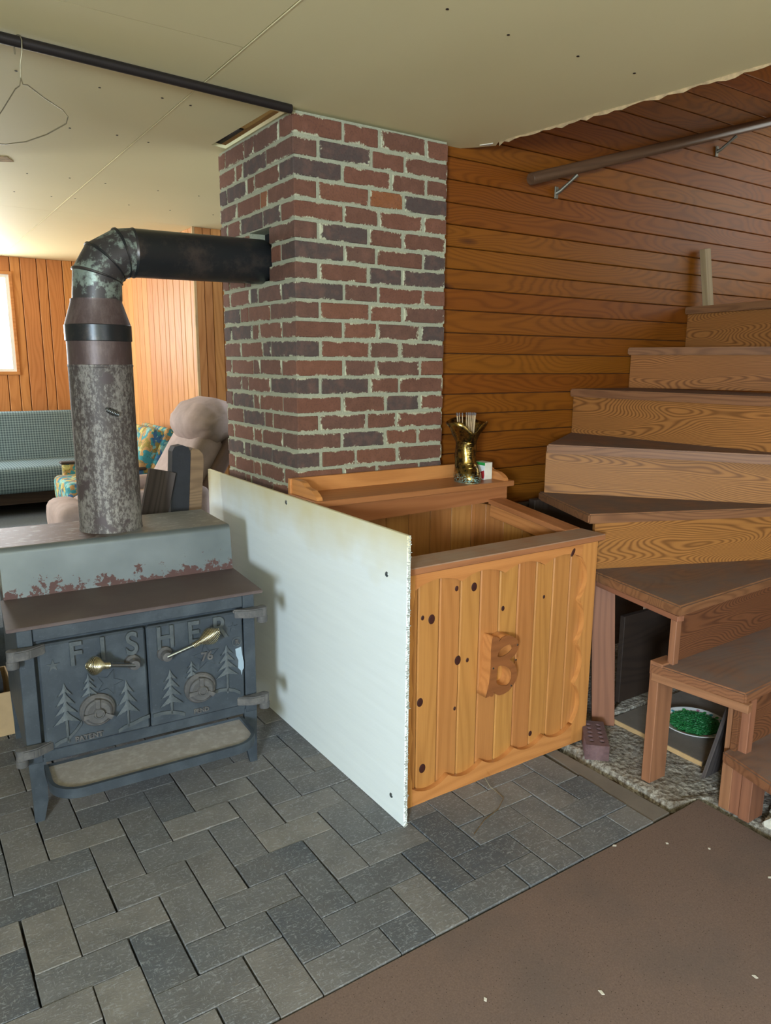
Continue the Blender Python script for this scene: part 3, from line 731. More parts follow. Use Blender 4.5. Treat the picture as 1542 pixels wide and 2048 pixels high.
# spring handles
def spring(p, d, L, rmax, parent):
    d = Vector(d).normalized(); a = d.orthogonal().normalized(); c = d.cross(a); pts = []; N = 21*12
    for i in range(N+1):
        u = i/N; th = 21*2*PI*u
        r = .009 + (rmax-.009)*max(0, math.sin(PI*min(1, max(0, (u-.22)/.78))**1.25))**1.1 if u > .22 else .010
        pts.append(Vector(p) + d*(L*u) + (a*math.cos(th)+c*math.sin(th))*r)
    return link('spring_grip', tomesh(tube_bm(pts, .0019, 6), 'spring_grip', True), M_chrome, parent, SB, 'bright coiled spring grip')
def handle(base, rod_end, grip_end, parent):
    B_ = Vector(base)
    lathe('handle_boss', [(0, -.004), (.026, -.004), (.025, .012), (.018, .02), (.016, .045), (0, .048)], M_grey, parent, SB @ upM(B_.x, YD, B_.z), 20)
    k = Vector((B_.x, YD-.042, B_.z))
    h = tube('handle_rod', [k, Vector(rod_end)], .007, M_steel, parent, 10, SB)
    g0 = Vector(rod_end); g1 = Vector(grip_end); d = (g1-g0)
    return spring(g0-d.normalized()*.0, d, d.length, .030, parent)
handle((-.050, 0, .505), (-.135, -.088, .532), (-.205, -.105, .552), dL)
handle((.058, 0, .512), (.145, -.075, .540), (.232, -.095, .583), dR)
# ash shelf
def stad(x0, x1, yb, yf, r, n=8):
    p = [(x0, yb)]
    for k in range(n+1):
        a = PI + (PI/2)*k/n; p.append((x0+r+r*math.cos(a), yf+r+r*math.sin(a)))
    for k in range(n+1):
        a = -PI/2 + (PI/2)*k/n; p.append((x1-r+r*math.cos(a), yf+r+r*math.sin(a)))
    return p + [(x1, yb)]
me = curve_mesh([stad(-.345, .335, -.0085, -.212, .095), stad(-.333, .323, -.009+.0, -.200, .085)], .032)
link('ash_shelf_rim', me, M_iron, stove, SB @ Matrix.Translation((0, 0, .184)))
prism('ash_shelf', stad(-.336, .326, -.009, -.203, .088), .172, .190, M_ash, stove, SB, 0, 'dust-covered rounded ash shelf')
# legs
def leg(x0, x1, y0, y1, s):
    b = bmesh.new()
    for k, (z, f) in enumerate(((.215, 0), (.06, .25), (.0, .42))): pass
    xs = (x0, x1); w = x1-x0
    prof = [(.225, x0, x1), (.07, x0+.004, x1-.004), (0, x0+(.004 if s < 0 else w*.38), x1-(w*.38 if s < 0 else .004))]
    rings = [[b.verts.new(q) for q in ((a, y0, z), (c, y0, z), (c, y1, z), (a, y1, z))] for z, a, c in prof]
    for r0, r1 in zip(rings, rings[1:]):
        for i in range(4): b.faces.new((r0[i], r0[(i+1) % 4], r1[(i+1) % 4], r1[i]))
    b.faces.new(rings[0]); b.faces.new(rings[-1][::-1])
    link('leg', tomesh(b, 'leg'), M_iron, stove, SB)
leg(X_L, -.337, -.006, .012, -1); leg(.345, X_R, -.006, .012, 1); leg(X_L, -.337, .64, .66, -1); leg(.345, X_R, .64, .66, 1)

# ------------------------------------------------------------ stovepipe
px_, py_ = .688, 2.965
pipe = thing('stovepipe', 'rusty flaking stovepipe rising from the stove and elbowing into the chimney', 'stovepipe', (px_, py_, .857))
TP = Matrix.Translation((px_, py_, 0))
lathe('lower_pipe', [(.118, .857), (.1165, .862), (.1165, .87), (.1155, .872), (.1155, 1.476), (.117, 1.478), (.117, 1.484), (.1155, 1.486)], M_pipe, pipe, TP, 48, 'pale flaking lower pipe')
lathe('upper_pipe', [(.1150, 1.486), (.1150, 1.575)], M_pipe2, pipe, TP, 48)
lathe('pipe_band', [(.1155, 1.57), (.119, 1.572), (.119, 1.628), (.1175, 1.63)], M_pipeb, pipe, TP, 48, 'dark clamp band')
lathe('reducer', [(.1175, 1.628), (.091, 1.712), (.091, 1.722)], M_pipe2, pipe, TP, 48, 'tapered reducer')
rp, R_b = .0885, .132; zc = 1.766; xc = px_ + .004
cen = Vector((xc+R_b, py_, zc))
def ringpt(th, rad):
    c = cen + Vector((-R_b*math.cos(th), 0, R_b*math.sin(th))); nrm = Vector((-math.cos(th), 0, math.sin(th)))
    return [c + nrm*(rad*math.cos(a)) + Vector((0, rad*math.sin(a), 0)) for a in [2*PI*k/40 for k in range(40)]]
def loft(name, rings, mat, parent, label=None):
    b = bmesh.new(); R = [[b.verts.new(p) for p in r] for r in rings]
    for r0, r1 in zip(R, R[1:]):
        for k in range(40): b.faces.new((r0[k], r0[(k+1) % 40], r1[(k+1) % 40], r1[k]))
    return link(name, tomesh(b, name, True, 25), mat, parent, None, label)
gores = [(-.0, .30), (.30, .77), (.77, 1.30), (1.30, PI/2)]
for k, (t0, t1) in enumerate(gores):
    r0 = ringpt(t0, rp)
    if k == 0: r0 = [p + Vector((0, 0, -.048)) for p in r0]
    loft('elbow_gore', [r0, ringpt(t1, rp)], M_pipeg, pipe)
for t in (.30, .77, 1.30):
    loft('elbow_bead', [ringpt(t-.03, rp), ringpt(t-.015, rp+.004), ringpt(t+.015, rp+.004), ringpt(t+.03, rp)], M_pipeb, pipe)
xe = cen.x; ze = zc + R_b
b = bmesh.new()
rr = []
for (x, dz, rad) in ((xe, 0, rp), (xe+.008, 0, rp+.003), (xe+.016, 0, rp), (1.36, .008, rp), (1.367, .008, rp-.004)):
    rr.append([Vector((x, py_+rad*math.sin(a), ze+dz+rad*math.cos(a))) for a in [2*PI*k/40 for k in range(40)]])
R = [[b.verts.new(p) for p in r] for r in rr]
for r0, r1 in zip(R, R[1:]):
    for k in range(40): b.faces.new((r0[k], r0[(k+1) % 40], r1[(k+1) % 40], r1[k]))
link('horizontal_pipe', tomesh(b, 'horizontal_pipe', True, 40), M_pipeb, pipe, None, 'black horizontal flue pipe')
spring_pts = []
for i in range(90):
    u = i/89; th = 2*PI*8*u; r_ = .007+.004*math.sin(PI*u)
    c0 = Vector((px_-.020, py_-.122, 1.325)); d = Vector((.045, 0, -.022)).normalized()
    a1 = Vector((0, 1, 0)); a2 = d.cross(a1); spring_pts.append(c0 + d*.05*u + (a1*math.cos(th)+a2*math.sin(th))*r_)
link('damper_grip', tomesh(tube_bm(spring_pts, .0018, 5), 'damper_grip', True), M_steel, pipe, None, 'small coiled damper handle')

# ============================================================ WHITE BOARD
bd = thing('heat_shield_board', 'white cement board standing on edge between stove and wood bin', 'board', (1.276, 2.61, 0))
box('sheet', (1.272, 1.777, 0), (1.286, 3.46, .986), M_board, bd, bev=.002, axis='y')
b = bmesh.new()
for k in range(420):
    z = .986*k/420; l = random.uniform(.0005, .0032) if random.random() < .93 else random.uniform(.004, .008)
    box_bm(random.uniform(.003, .010), l, .0018, 0, b, (1.279+random.uniform(-.004, .004), 1.777-l/2+.001, z+.0015))
o = link('frayed_edge', tomesh(b, 'frayed_edge'), M_frayed, bd, None, 'frayed fibrous cut edge'); o['kind'] = 'stuff'
for (y, z) in ((2.603, .957), (1.889, .838), (1.852, .078), (3.2, .08)):
    lathe('screw', [(0, .0), (.0095, .0), (.008, .002), (0, .003)], M_screw, bd, Matrix.Translation((1.2725, y, z)) @ Matrix.Rotation(-PI/2, 4, 'Y'), 12)

# ============================================================ WOOD BIN
bin_ = thing('wood_bin', 'knotty pine firewood bin with scalloped front and a small hutch shelf behind', 'wood bin', (1.79, 2.24, 0))
BX0, BX1, BY0, BYB = 1.343, 2.235, 1.857, 2.615
fy = 1.877
# front planks
xk = [1.345] + [1.391+.0899*k for k in range(9)] + [2.2]
for a, c in zip(xk, xk[1:]): box('front_plank', (a+.0016, fy, .01), (c-.0016, fy+.016, .83), M_pine, bin_, bev=.004, axis='z')
box('backing', (1.35, fy+.017, .02), (2.23, fy+.02, .82), M_darkw, bin_, bev=0)
# knots set in the planks
for (x, z, r_) in ((1.63,.74,.013),(1.552,.747,.008),(1.447,.657,.014),(1.409,.669,.007),(1.769,.636,.008),(1.565,.484,.014),(1.609,.475,.007),(1.404,.368,.013),(1.557,.305,.006),(1.419,.117,.014),(1.975,.644,.006),(1.938,.099,.009)):
    b = lathe_bm([(0, .0012), (r_*.7, .0012), (r_, .0)], 14); me = tomesh(b, 'knot')
    for v in me.vertices: v.co.y *= 1.25
    link('knot', me, M_knot, bin_, upM(x, fy-.0002, z))
def scallop(p0, p1, n, depth, inward):
    """points from p0 to p1 with n concave cuts; inward is the cut direction"""
    p0 = Vector(p0); p1 = Vector(p1); d = Vector(inward); out = []
    for k in range(n):
        for i in range(8):
            u = (k + i/8)/n; out.append(p0 + (p1-p0)*u + d*depth*(math.sin(PI*i/8)**.8))
    return [(p.x, p.y) for p in out] + [(p1.x, p1.y)]
Mf = upM(0, BY0+.01, 0)
front_frame = [
    ('front_board', [(2.150, .832), (1.362, .832)] + scallop((1.362, .776), (2.150, .776), 4, .026, (0, 1))),
    ('front_board', [(1.362, 0.0), (2.150, 0.0)] + scallop((2.150, .088), (1.362, .066), 5, .028, (0, -1))),
    ('front_board', [(2.234, .832), (2.150, .832)] + scallop((2.150, .775), (2.150, .090), 4, .034, (1, 0)) + [(2.150, 0), (2.234, 0)]),
    ('front_board', [(1.343, 0), (1.362, 0)] + scallop((1.362, .09), (1.362, .76), 4, .010, (-1, 0)) + [(1.362, .832), (1.343, .832)])]
for i, (nm_, pts) in enumerate(front_frame):
    me = curve_mesh([pts], .02)
    if i < 2: link(nm_, me, M_pine2, bin_, Mf)
    else:
        for v in me.vertices: v.co = Vector((v.co.y, -v.co.x, v.co.z))
        link(nm_, me, M_pine2, bin_, Mf @ Matrix.Rotation(PI/2, 4, 'Z'))
b = lathe_bm([(0, .0012), (.006, .0012), (.009, .0)], 14); me = tomesh(b, 'knot')
for v in me.vertices:
    v.co.y *= 2.0; v.co.x, v.co.y = v.co.x*.8+v.co.y*.5, v.co.y*.85-v.co.x*.5
link('knot', me, M_knot, bin_, upM(2.098, BY0-.0002, .803))
# front rail, side rails, sides
box('front_rail', (1.335, 1.845, .832), (2.265, 1.972, .856), M_lid, bin_, bev=.003)
def side_rail(x0, x1):
    plank('side_rail', ((x0+x1)/2, 1.972, .846), ((x0+x1)/2, 2.43, .900), (1, 0, 0), x1-x0, .022, M_hutch, bin_, .002)
side_rail(2.176, 2.262); side_rail(1.32, 1.40)
def side_panel(x):
    pts = [(1.893, 0), (2.60, 0), (2.60, .90), (2.43, .888), (1.893, .83)]
    me = tomesh(prism_bm(pts, 0, .016), 'side')
    return me
k = 0; y = 1.895
while y < 2.6:
    y1 = min(y+.118, 2.6); zt = .832 + (min(y1, 2.43)-1.972)*.118
    box('side_plank', (2.214, y+.0012, .0), (2.23, y1-.0012, zt-.012), M_pine, bin_, bev=.002, axis='z'); box('side_plank', (1.345, y+.0012, .0), (1.36, y1-.0012, zt-.012), M_pine, bin_, bev=.002, axis='z'); y = y1
plank('inner_rail', (2.206, 1.96, .808), (2.206, 2.44, .862), (0, 0, 1), .07, .016, M_pine2, bin_, .002)
x = 1.362
while x < 2.2:
    x1 = min(x+.118, 2.214); box('back_plank', (x+.0012, 2.555, .0), (x1-.0012, 2.572, .955), M_pine, bin_, bev=.002, axis='z'); x = x1
box('bottom', (1.362, 1.9, .02), (2.212, 2.555, .035), M_darkw, bin_)
# hutch
box('shelf_board', (1.292, 2.405, .963), (2.305, 2.63, .987), M_hutch, bin_, bev=.002)
prism('apron', [(1.305, .963), (2.285, .963), (2.285, .900), (1.305, .878)], -.009, .009, M_hutch, bin_, upM(0, 2.437, 0), .001)
box('backboard', (1.300, 2.622, .985), (2.276, 2.642, 1.046), M_pine2, bin_, bev=.002)
ep = [(2.622, .987), (2.622, 1.046), (2.555, 1.046), (2.530, 1.040), (2.510, 1.028), (2.49, 1.024), (2.46, 1.021), (2.435, 1.010), (2.42, .999), (2.415, .987)]
My = Matrix(((0, 0, 1, 0), (1, 0, 0, 0), (0, 1, 0, 0), (0, 0, 0, 1)))
ep = [(y, z) for y, z in ep]
prism('end_bracket', ep, 1.308, 1.334, M_pine2, bin_, My, .0015); prism('end_bracket', ep, 2.254, 2.280, M_pine2, bin_, My, .0015)
# letter B
out = [(1.6828,.5618),(1.6967,.5568),(1.706,.5543),(1.7136,.5479),(1.709,.5383),(1.7222,.55),(1.7428,.5545),(1.7665,.5491),(1.7884,.5363),(1.8023,.5223),(1.8057,.5049),(1.8019,.4871),(1.7897,.4712),(1.7759,.4641),(1.7631,.4595),(1.7779,.4497),(1.7919,.4334),(1.8014,.4124),(1.8042,.3929),(1.8002,.3713),(1.7868,.3537),(1.7661,.3381),(1.7405,.3315),(1.7193,.3331),(1.705,.3405),(1.6933,.3519),(1.6938,.3415),(1.6867,.3359),(1.6727,.3414),(1.658,.3387),(1.665,.36),(1.6727,.3913),(1.6767,.4271),(1.6773,.4635),(1.6763,.5091),(1.6773,.536),(1.6798,.5535)]
h1 = [(1.7053,.4836),(1.7066,.4952),(1.7197,.5087),(1.7402,.5162),(1.7611,.5181),(1.7738,.5099),(1.7741,.4969),(1.7582,.4856),(1.7351,.4797),(1.7166,.4792)]
h2 = [(1.7113,.4465),(1.7276,.4455),(1.7491,.4359),(1.7687,.422),(1.7772,.405),(1.7779,.3842),(1.7693,.3675),(1.7578,.3619),(1.7316,.3675),(1.7125,.3759),(1.7039,.3855),(1.7043,.4113),(1.7071,.4383)]
me = curve_mesh([out, h1, h2], .046)
Bm = link('letter', me, M_pine2, bin_, upM(0, fy-.0235, 0), 'carved wooden capital letter B')
link('letter_face', curve_mesh([out, h1, h2], .004), M_letter, Bm, upM(0, fy-.0487, 0), 'darker brown front face')
for (x, z) in ((1.800, .508), (1.795, .452), (1.687, .444), (1.777, .357)):
    lathe('nail', [(0, 0), (.004, 0), (.003, .002), (0, .0025)], M_steel, Bm, upM(x, fy-.0507, z), 8)

# ============================================================ THINGS ON THE HUTCH
boot = thing('boot_vase', 'tarnished brass boot-shaped vase holding long matches on the hutch shelf', 'vase', (2.112, 2.515, .987))
BB = Matrix.Translation((2.112, 2.515, .987)) @ Matrix.Rotation(-.25, 4, 'Z')
rings = [(0.0, .050, .066, -.020), (.012, .054, .071, -.022), (.035, .053, .067, -.018), (.055, .049, .059, -.010), (.07, .045, .051, -.003), (.085, .042, .048, .002), (.11, .043, .046, .004), (.14, .043, .045, .004), (.165, .041, .043, .004), (.18, .044, .046, .003), (.21, .058, .052, .002), (.24, .076, .060, 0), (.268, .094, .07, .0)]
b = bmesh.new(); N = 36; RR = []
for (z, rx, ry, cy) in rings:
    row = []
    for k in range(N):
        a = 2*PI*k/N - PI/2; dv = abs(((k+N/2) % N)-N/2)/N*2*PI
        zz = z; 
        if z > .17: zz = z - (z-.17)*.62*math.exp(-(dv/.42)**2) + (z-.17)*.10*math.cos(2*dv)
        wr = 1 + .03*math.sin(3*a+z*60) + .02*math.sin(7*a-z*90)
        row.append(b.verts.new((rx*math.cos(a)*wr, cy+ry*math.sin(a)*wr, zz)))
    RR.append(row)
for r0, r1 in zip(RR, RR[1:]):
    for k in range(N): b.faces.new((r0[k], r0[(k+1) % N], r1[(k+1) % N], r1[k]))
b.faces.new(RR[0][::-1])
o = link('boot_body', tomesh(b, 'boot_body', True), M_brass, boot, BB)
so = o.modifiers.new('thick', 'SOLIDIFY'); so.thickness = .004; so.offset = -1
lp = []
for i, z in enumerate((.062, .078, .094, .112, .130, .150, .168)):
    yy = -.105+.0 if z < .05 else (-.063+(z-.062)*.7 if z < .09 else -.0445)
    tube('lace', [(-.020, yy+.008, z), (-.008, yy-.003, z+.002), (.008, yy-.003, z+.004), (.020, yy+.008, z+.007)], .0028, M_brass, boot, 6, BB)
tube('boot_collar', [(.042*math.cos(a), .003+.044*math.sin(a), .174) for a in [2*PI*k/24 for k in range(25)]], .005, M_brass, boot, 8, BB)
lathe('sole', [(0, 0), (1, 0), (1, .010), (.96, .012), (0, .012)], M_brass, boot, BB @ Matrix.Translation((0, -.021, -.0)) @ Matrix.Diagonal((.056, .073, 1, 1)), 30)
mm = tomesh(box_bm(.003, .003, .28, 0, None, (0, 0, .14)), 'matchstick')
hd = plain('match_head', (112, 100, 96), .8)
for k in range(13):
    lx = [-.045, -.036, -.03, -.024, .0, .006, .012, .018, .022, .027, .032, .01, .025][k]
    M = BB @ Matrix.Translation((lx*.55, random.uniform(-.012, .016), .018)) @ Matrix.Rotation(random.uniform(-.05, .05), 4, 'X') @ Matrix.Rotation(lx*2.2, 4, 'Y')
    o = tag(link('matchstick', mm, M_match, None, M), 'long wooden match standing in the brass boot vase', 'match', 'long matches standing in the brass boot')
    box('match_head', (-.0024, -.0024, .272), (.0024, .0024, .284), hd, o, bev=.0006, B=M)
mb = thing('matchbox', 'small green, white and red matchbox beside the brass boot', 'matchbox', (2.2225, 2.522, .987), .02)
QB = WM[mb]
box('sleeve', (-.0225, -.034, 0), (.0225, .034, .077), M_creamp, mb, .001, B=QB)
box('print_band', (-.0233, -.034, .064), (-.0224, .034, .0765), M_greenp, mb, 0, 'green printed band', B=QB)
box('print_panel', (-.0231, -.034, .001), (-.0224, .034, .064), M_white, mb, 0, B=QB)
MQ = QB @ Matrix(((0, 0, -1, -.0232), (-1, 0, 0, 0), (0, 1, 0, 0), (0, 0, 0, 1)))
link('print_flame', curve_mesh([[(-.033, .004), (.030, .004), (.033, .02), (.030, .042), (.012, .036), (.0, .026), (-.008, .034), (-.022, .02), (-.033, .016)]], .0008), M_red, mb, MQ, 'red printed flame')
link('print_flame', curve_mesh([[(-.004, .020), (.006, .019), (.009, .026), (.004, .036), (-.002, .030)]], .0014), M_white, mb, MQ)
box('tray', (-.021, -.0348, .002), (.021, .0346, .075), M_cream, mb, .001, 'pale inner tray end', B=QB)

# ============================================================ STAIRS
st = thing('staircase', 'worn fir winder staircase on rough posts turning up along the plank wall', 'staircase', (2.6, 1.9, 0))
def tread(pts, z, label=None, th=.040, mat=None):
    """pts[0]->pts[1] is the nosing"""
    p0 = Vector((*pts[0], 0)); p1 = Vector((*pts[1], 0)); d = (p1-p0).normalized(); a = math.atan2(d.y, d.x)
    M = Matrix.Translation((p0.x, p0.y, z)) @ Matrix.Rotation(a, 4, 'Z'); Mi = M.inverted()
    L = [Mi @ Vector((*q, z)) for q in pts]
    return prism('tread', [(q.x, q.y) for q in L], -th, 0, mat or M_tread, st, M, .006)
def riser(p0, p1, z0, z1, mat=None, t=.02):
    p0 = Vector((*p0, (z0+z1)/2)); p1 = Vector((*p1, (z0+z1)/2))
    return plank('riser', p0, p1, (0, 0, 1), z1-z0, t, mat or M_riser, st, .001)
tread([(2.05, .90), (3.2, .90), (3.2, 1.262), (2.214, 1.262), (2.158, 1.064)], .229)
tread([(2.216, 1.203), (3.2, 1.232), (3.2, 1.55), (2.19, 1.535), (2.168, 1.535)], .458)
tread([(2.196, 1.453), (3.25, 1.492), (3.25, 1.66), (2.33, 1.985), (2.287, 1.905)], .687)
tread([(2.274, 1.942), (3.25, 1.545), (3.3, 1.62), (2.60, 2.40), (2.491, 2.436)], .916)
tread([(2.453, 2.361), (3.02, 1.52), (3.3, 1.62), (3.06, 2.69), (2.99, 2.716)], 1.145)
tread([(2.970, 2.716), (3.022, 1.45), (3.45, 1.50), (3.46, 2.716)], 1.374)
tread([(3.405, 2.716), (3.74, 1.68), (4.3, 1.60), (3.98, 2.716)], 1.591)
tread([(3.885, 2.716), (3.74, 1.80), (5.1, 1.80), (5.1, 2.716)], 1.826)
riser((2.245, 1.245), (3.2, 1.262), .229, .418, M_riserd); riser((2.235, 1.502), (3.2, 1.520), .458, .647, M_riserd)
riser((2.309, 1.945), (3.25, 1.572), .687, .876); riser((2.500, 2.408), (3.19, 1.60), .916, 1.105)
riser((3.005, 2.712), (3.06, 1.47), 1.145, 1.334); riser((3.440, 2.712), (3.77, 1.69), 1.374, 1.551)
riser((3.925, 2.712), (3.80, 1.83), 1.591, 1.786)
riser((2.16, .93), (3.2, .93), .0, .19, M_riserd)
box('newel_post', (3.22, 1.49, .0), (3.35, 1.64, 2.55), M_post, st, .003, axis='z')
# pale reveal seen at the riser ends
plank('cleat', (2.225, 1.19, .409), (2.185, 1.53, .409), (0, 0, 1), .03, .03, M_post, st)
plank('cleat', (2.215, 1.46, .636), (2.31, 1.90, .636), (0, 0, 1), .02, .03, M_post, st)
plank('cleat', (2.175, 1.515, .44), (2.265, 1.515, .44), (0, 0, 1), .05, .05, M_post, st)
# posts
def post(x0, y0, x1, y1, z0, z1): return box('post', (x0, y0, z0), (x1, y1, z1), M_post, st, .002, axis='z')
post(2.180, 1.505, 2.272, 1.542, -.005, .42); post(2.215, 1.475, 2.245, 1.50, .458, .647)
post(2.262, 1.246, 2.30, 1.285, -.005, .418); post(2.255, 1.170, 2.34, 1.208, -.005, .190); post(2.262, 1.208, 2.298, 1.246, -.005, .418)
plank('post', (2.405, 1.91, -.005), (2.392, 1.95, .650), (.065, -.067, 0), .093, .04, M_post, st)
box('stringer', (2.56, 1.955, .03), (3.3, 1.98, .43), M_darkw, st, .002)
box('back_panel', (2.33, 2.48, .0), (3.4, 2.50, .86), M_darkw, st, 0, 'dark sheet standing in for the shade below the stairs')  # sheet added so the void under the treads reads as shade
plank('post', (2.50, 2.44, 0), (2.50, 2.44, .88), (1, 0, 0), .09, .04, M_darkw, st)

# wall handrail
M_brk = plain('bracket_metal', (120, 114, 98), .5, .6)
hr = thing('handrail', 'dark round wooden handrail on metal brackets along the plank wall', 'handrail', (3.5, 2.64, 2.6))
h0, h1_ = Vector((2.552, 2.64, 2.326)), Vector((5.2, 2.64, 2.326+.297*2.648))
Mh, Lh = frame(h0, h1_, (0, 0, 1))
link('rail', tomesh(tube_bm([(-Lh/2, 0, 0), (-Lh/2+.004, 0, 0), (Lh/2, 0, 0)], [.024, .027, .027], 14), 'rail', True, 50), M_rail, hr, Mh)
def bracket(x):
    z = 2.326+.297*(x-2.552)
    tube('bracket', [(x-.03, 2.718, z-.10), (x-.02, 2.70, z-.09), (x+.01, 2.665, z-.05), (x+.03, 2.642, z-.022)], [.011, .009, .007, .010], M_brk, hr, 8)
    box('bracket_plate', (x-.042, 2.712, z-.125), (x-.018, 2.719, z-.07), M_brk, hr, .002)
bracket(2.83); bracket(4.09)
stk = plank('wood_offcut', (4.035, 2.665, 1.828), (3.985, 2.685, 2.150), (1, 0, 0), .055, .036, M_grey2x4)
tag(stk, 'short grey lumber offcut standing on the top visible stair against the wall', 'offcut')

# ============================================================ UNDER THE STAIRS
cb = thing('cored_brick', 'loose brown brick with ten holes standing beside the wood bin', 'brick', (2.15, 1.74, 0))
a0, a1 = Vector((2.113, 1.750)), Vector((2.178, 1.689)); ex = (a1-a0).normalized(); ey = Vector((-ex.y, ex.x)); 
CBM = Matrix(((ex.x, ey.x, 0, a0.x), (ex.y, ey.y, 0, a0.y), (0, 0, 1, -.004), (0, 0, 0, 1)))
wdt = (a1-a0).length; ln_ = .205; hgt = .062
holes = []
for i in range(2):
    for j_ in range(5):
        cx_, cy_ = wdt*(.28+.44*i), .035+.033*j_; holes.append([(cx_+.0105*math.cos(2*PI*k/14), cy_+.0105*math.sin(2*PI*k/14)) for k in range(14)])
link('brick_body', curve_mesh([rect(0, 0, wdt, ln_)] + holes, hgt, .0), M_core, cb, CBM @ Matrix.Translation((0, 0, hgt/2)))
ply = box('plywood_offcut', (2.45, 1.47, -.006), (3.15, 1.90, .014), M_lightw, None, .001)
tag(ply, 'grey plywood offcut lying on the rubble under the stairs', 'plywood')
pe = box('cut_edge', (2.446, 1.47, -.006), (2.450, 1.90, .0135), M_plyedge, ply, 0, 'pale cut plywood edge')
pt = thing('paper_plate', 'white patterned paper plate of green pellets under the stairs', 'plate', (2.675, 1.657, .015))
PM_ = Matrix.Translation((2.675, 1.657, .015))
lathe('plate_dish', [(0, 0), (.088, 0), (.104, .012), (.135, .020), (.1365, .022), (.134, .0235), (.104, .016), (.088, .0035), (0, .0035)], M_white, pt, PM_, 48)
for k in range(26):
    a = 2*PI*k/26; mt = [M_teal, M_greenp, M_pinkp][k % 3]; r_ = .119 + random.uniform(-.006, .006)
    link('printed_flower', tomesh(lathe_bm([(0, .0012), (.007, .0009), (.008, 0)], 8), 'printed_flower'), mt, pt, PM_ @ Matrix.Translation((r_*math.cos(a), r_*math.sin(a), .0195)) @ Matrix.Rotation(a, 4, 'Z') @ Matrix.Rotation(-.25, 4, 'Y'))
b = bmesh.new()
for k in range(1700):
    r_ = .103*math.sqrt(random.random()); a = random.uniform(0, 2*PI)
    c = Vector((r_*math.cos(a), r_*math.sin(a), .016+.006*(1-(r_/.103)**2)+random.uniform(0, .005)))
    d = Vector((random.uniform(-1, 1), random.uniform(-1, 1), random.uniform(-.4, .4))).normalized(); s_ = d.orthogonal()*.0017; t_ = d.cross(s_)
    v = [b.verts.new(c+q) for q in (d*.004+s_, d*.004-s_*.5+t_, d*.004-s_*.5-t_, -d*.004+s_, -d*.004-s_*.5+t_, -d*.004-s_*.5-t_)]
    b.faces.new(v[:3]); b.faces.new(v[:2:-1])
    for i in range(3): b.faces.new((v[i], v[i+3], v[3+(i+1) % 3], v[(i+1) % 3]))
lathe_bm([(0, .016), (.103, .012)], 32, b)
o = link('pellets', tomesh(b, 'pellets'), M_green, pt, PM_, 'heap of green pellets'); o['kind'] = 'stuff'
lb = plank('leaning_board', (2.375, 1.412, .0), (2.36, 1.37, .36), (1, .0, .0), .012, .13, M_darkw)
prism_pts = [(-.0, 0), (.13, .0), (.13, .02), (.02, .40)]
bpy.data.objects.remove(lb)
lbM = Matrix(((.93, 0, -.37, 2.335), (-.25, -.30, -.63, 1.425), (.0, .954, -.0, .0), (0, 0, 0, 1)))
lb = plank('leaning_board', (2.412, 1.412, .006), (2.452, 1.358, .336), (.97, .1, 0), .12, .014, M_weather)
tag(lb, 'dark weathered board leaning between the stair posts', 'board')
# pale rubble lumps by the lowest stair
for k in range(12):
    x, y = 2.30+random.uniform(-.05, .14), 1.12+random.uniform(-.07, .03); r_ = random.uniform(.012, .026)
    b = bmesh.new(); bmesh.ops.create_icosphere(b, subdivisions=2, radius=r_)
    for v in b.verts: v.co *= random.uniform(.75, 1.2)
    tag(link('rubble_lump', tomesh(b, 'rubble_lump'), M_cream, None, Matrix.Translation((x, y, r_*.6-.012))), 'pale crumbling lump of rubble beside the lowest stair post', 'rubble', 'pale rubble lumps by the lowest stair')
# slab of stone behind post
tag(prism('stone_slab', [(2.47, 1.92), (2.62, 1.98), (2.80, 2.05), (2.76, 1.91), (2.55, 1.905)], -.006, .03, M_rub, None, None, .006), 'flat rough grey stone slab behind the plywood offcut', 'stone')
# floor litter
for k, (x, y) in enumerate(((1.78, 1.335), (1.30, .98), (2.02, 1.16), (2.05, .98), (1.66, .80), (1.50, .62), (1.05, 1.12), (1.86, .78), (1.2, .62), (1.93, 1.25))):
    s_ = random.uniform(.004, .011)
    o = prism('paint_flake', [(-s_, -.003), (s_*.6, -.004), (s_, .002), (-s_*.4, .004)], 0, .0015, M_cream, None, Matrix.Translation((x, y, -.0005)) @ Matrix.Rotation(random.uniform(0, 6), 4, 'Z'))
    tag(o, 'small pale paint flake lying on the brown particle board', 'flake', 'paint flakes on the brown floor board')
pts = [(1.64, 1.80, .05), (1.655, 1.785, .015), (1.665, 1.76, .004), (1.66, 1.72, .003), (1.60, 1.68, .003), (1.52, 1.66, .003), (1.44, 1.62, .003)]
tag(tube('loose_wire', pts, .0013, M_wire, None, 6), 'thin loose wire curling on the pavers before the wood bin', 'wire')

# ============================================================ CEILING ROD AND HANGER
rod = tube('ceiling_rod', [(-2.19, 2.36, 2.402), (.379, 2.558, 2.402), (1.25, 2.624, 2.402), (1.335, 2.630, 2.402)], .0155, M_rod, None, 12)
tag(rod, 'thin black iron rod running under the ceiling to the chimney', 'rod')
ang = math.radians(65); hc = Vector((.425, 2.561, 2.402)); dv = Vector((math.cos(ang), -math.sin(ang), 0))
def hp(u, z): return hc + dv*u + Vector((0, 0, z))
hook = [hp(-.018, -.03), hp(-.019, -.005), hp(-.012, .014), hp(0, .0185), hp(.012, .014), hp(.019, .0), hp(.016, -.03), hp(.004, -.06), hp(0, -.095)]
body_ = [hp(0, -.095), hp(.008, -.115), hp(.03, -.12), hp(.10, -.165), hp(.18, -.21), hp(.20, -.23), hp(.19, -.246), hp(.1, -.262), hp(0, -.268), hp(-.1, -.262), hp(-.19, -.246), hp(-.2, -.23), hp(-.18, -.21), hp(-.10, -.165), hp(-.03, -.12), hp(-.008, -.115), hp(0, -.095)]
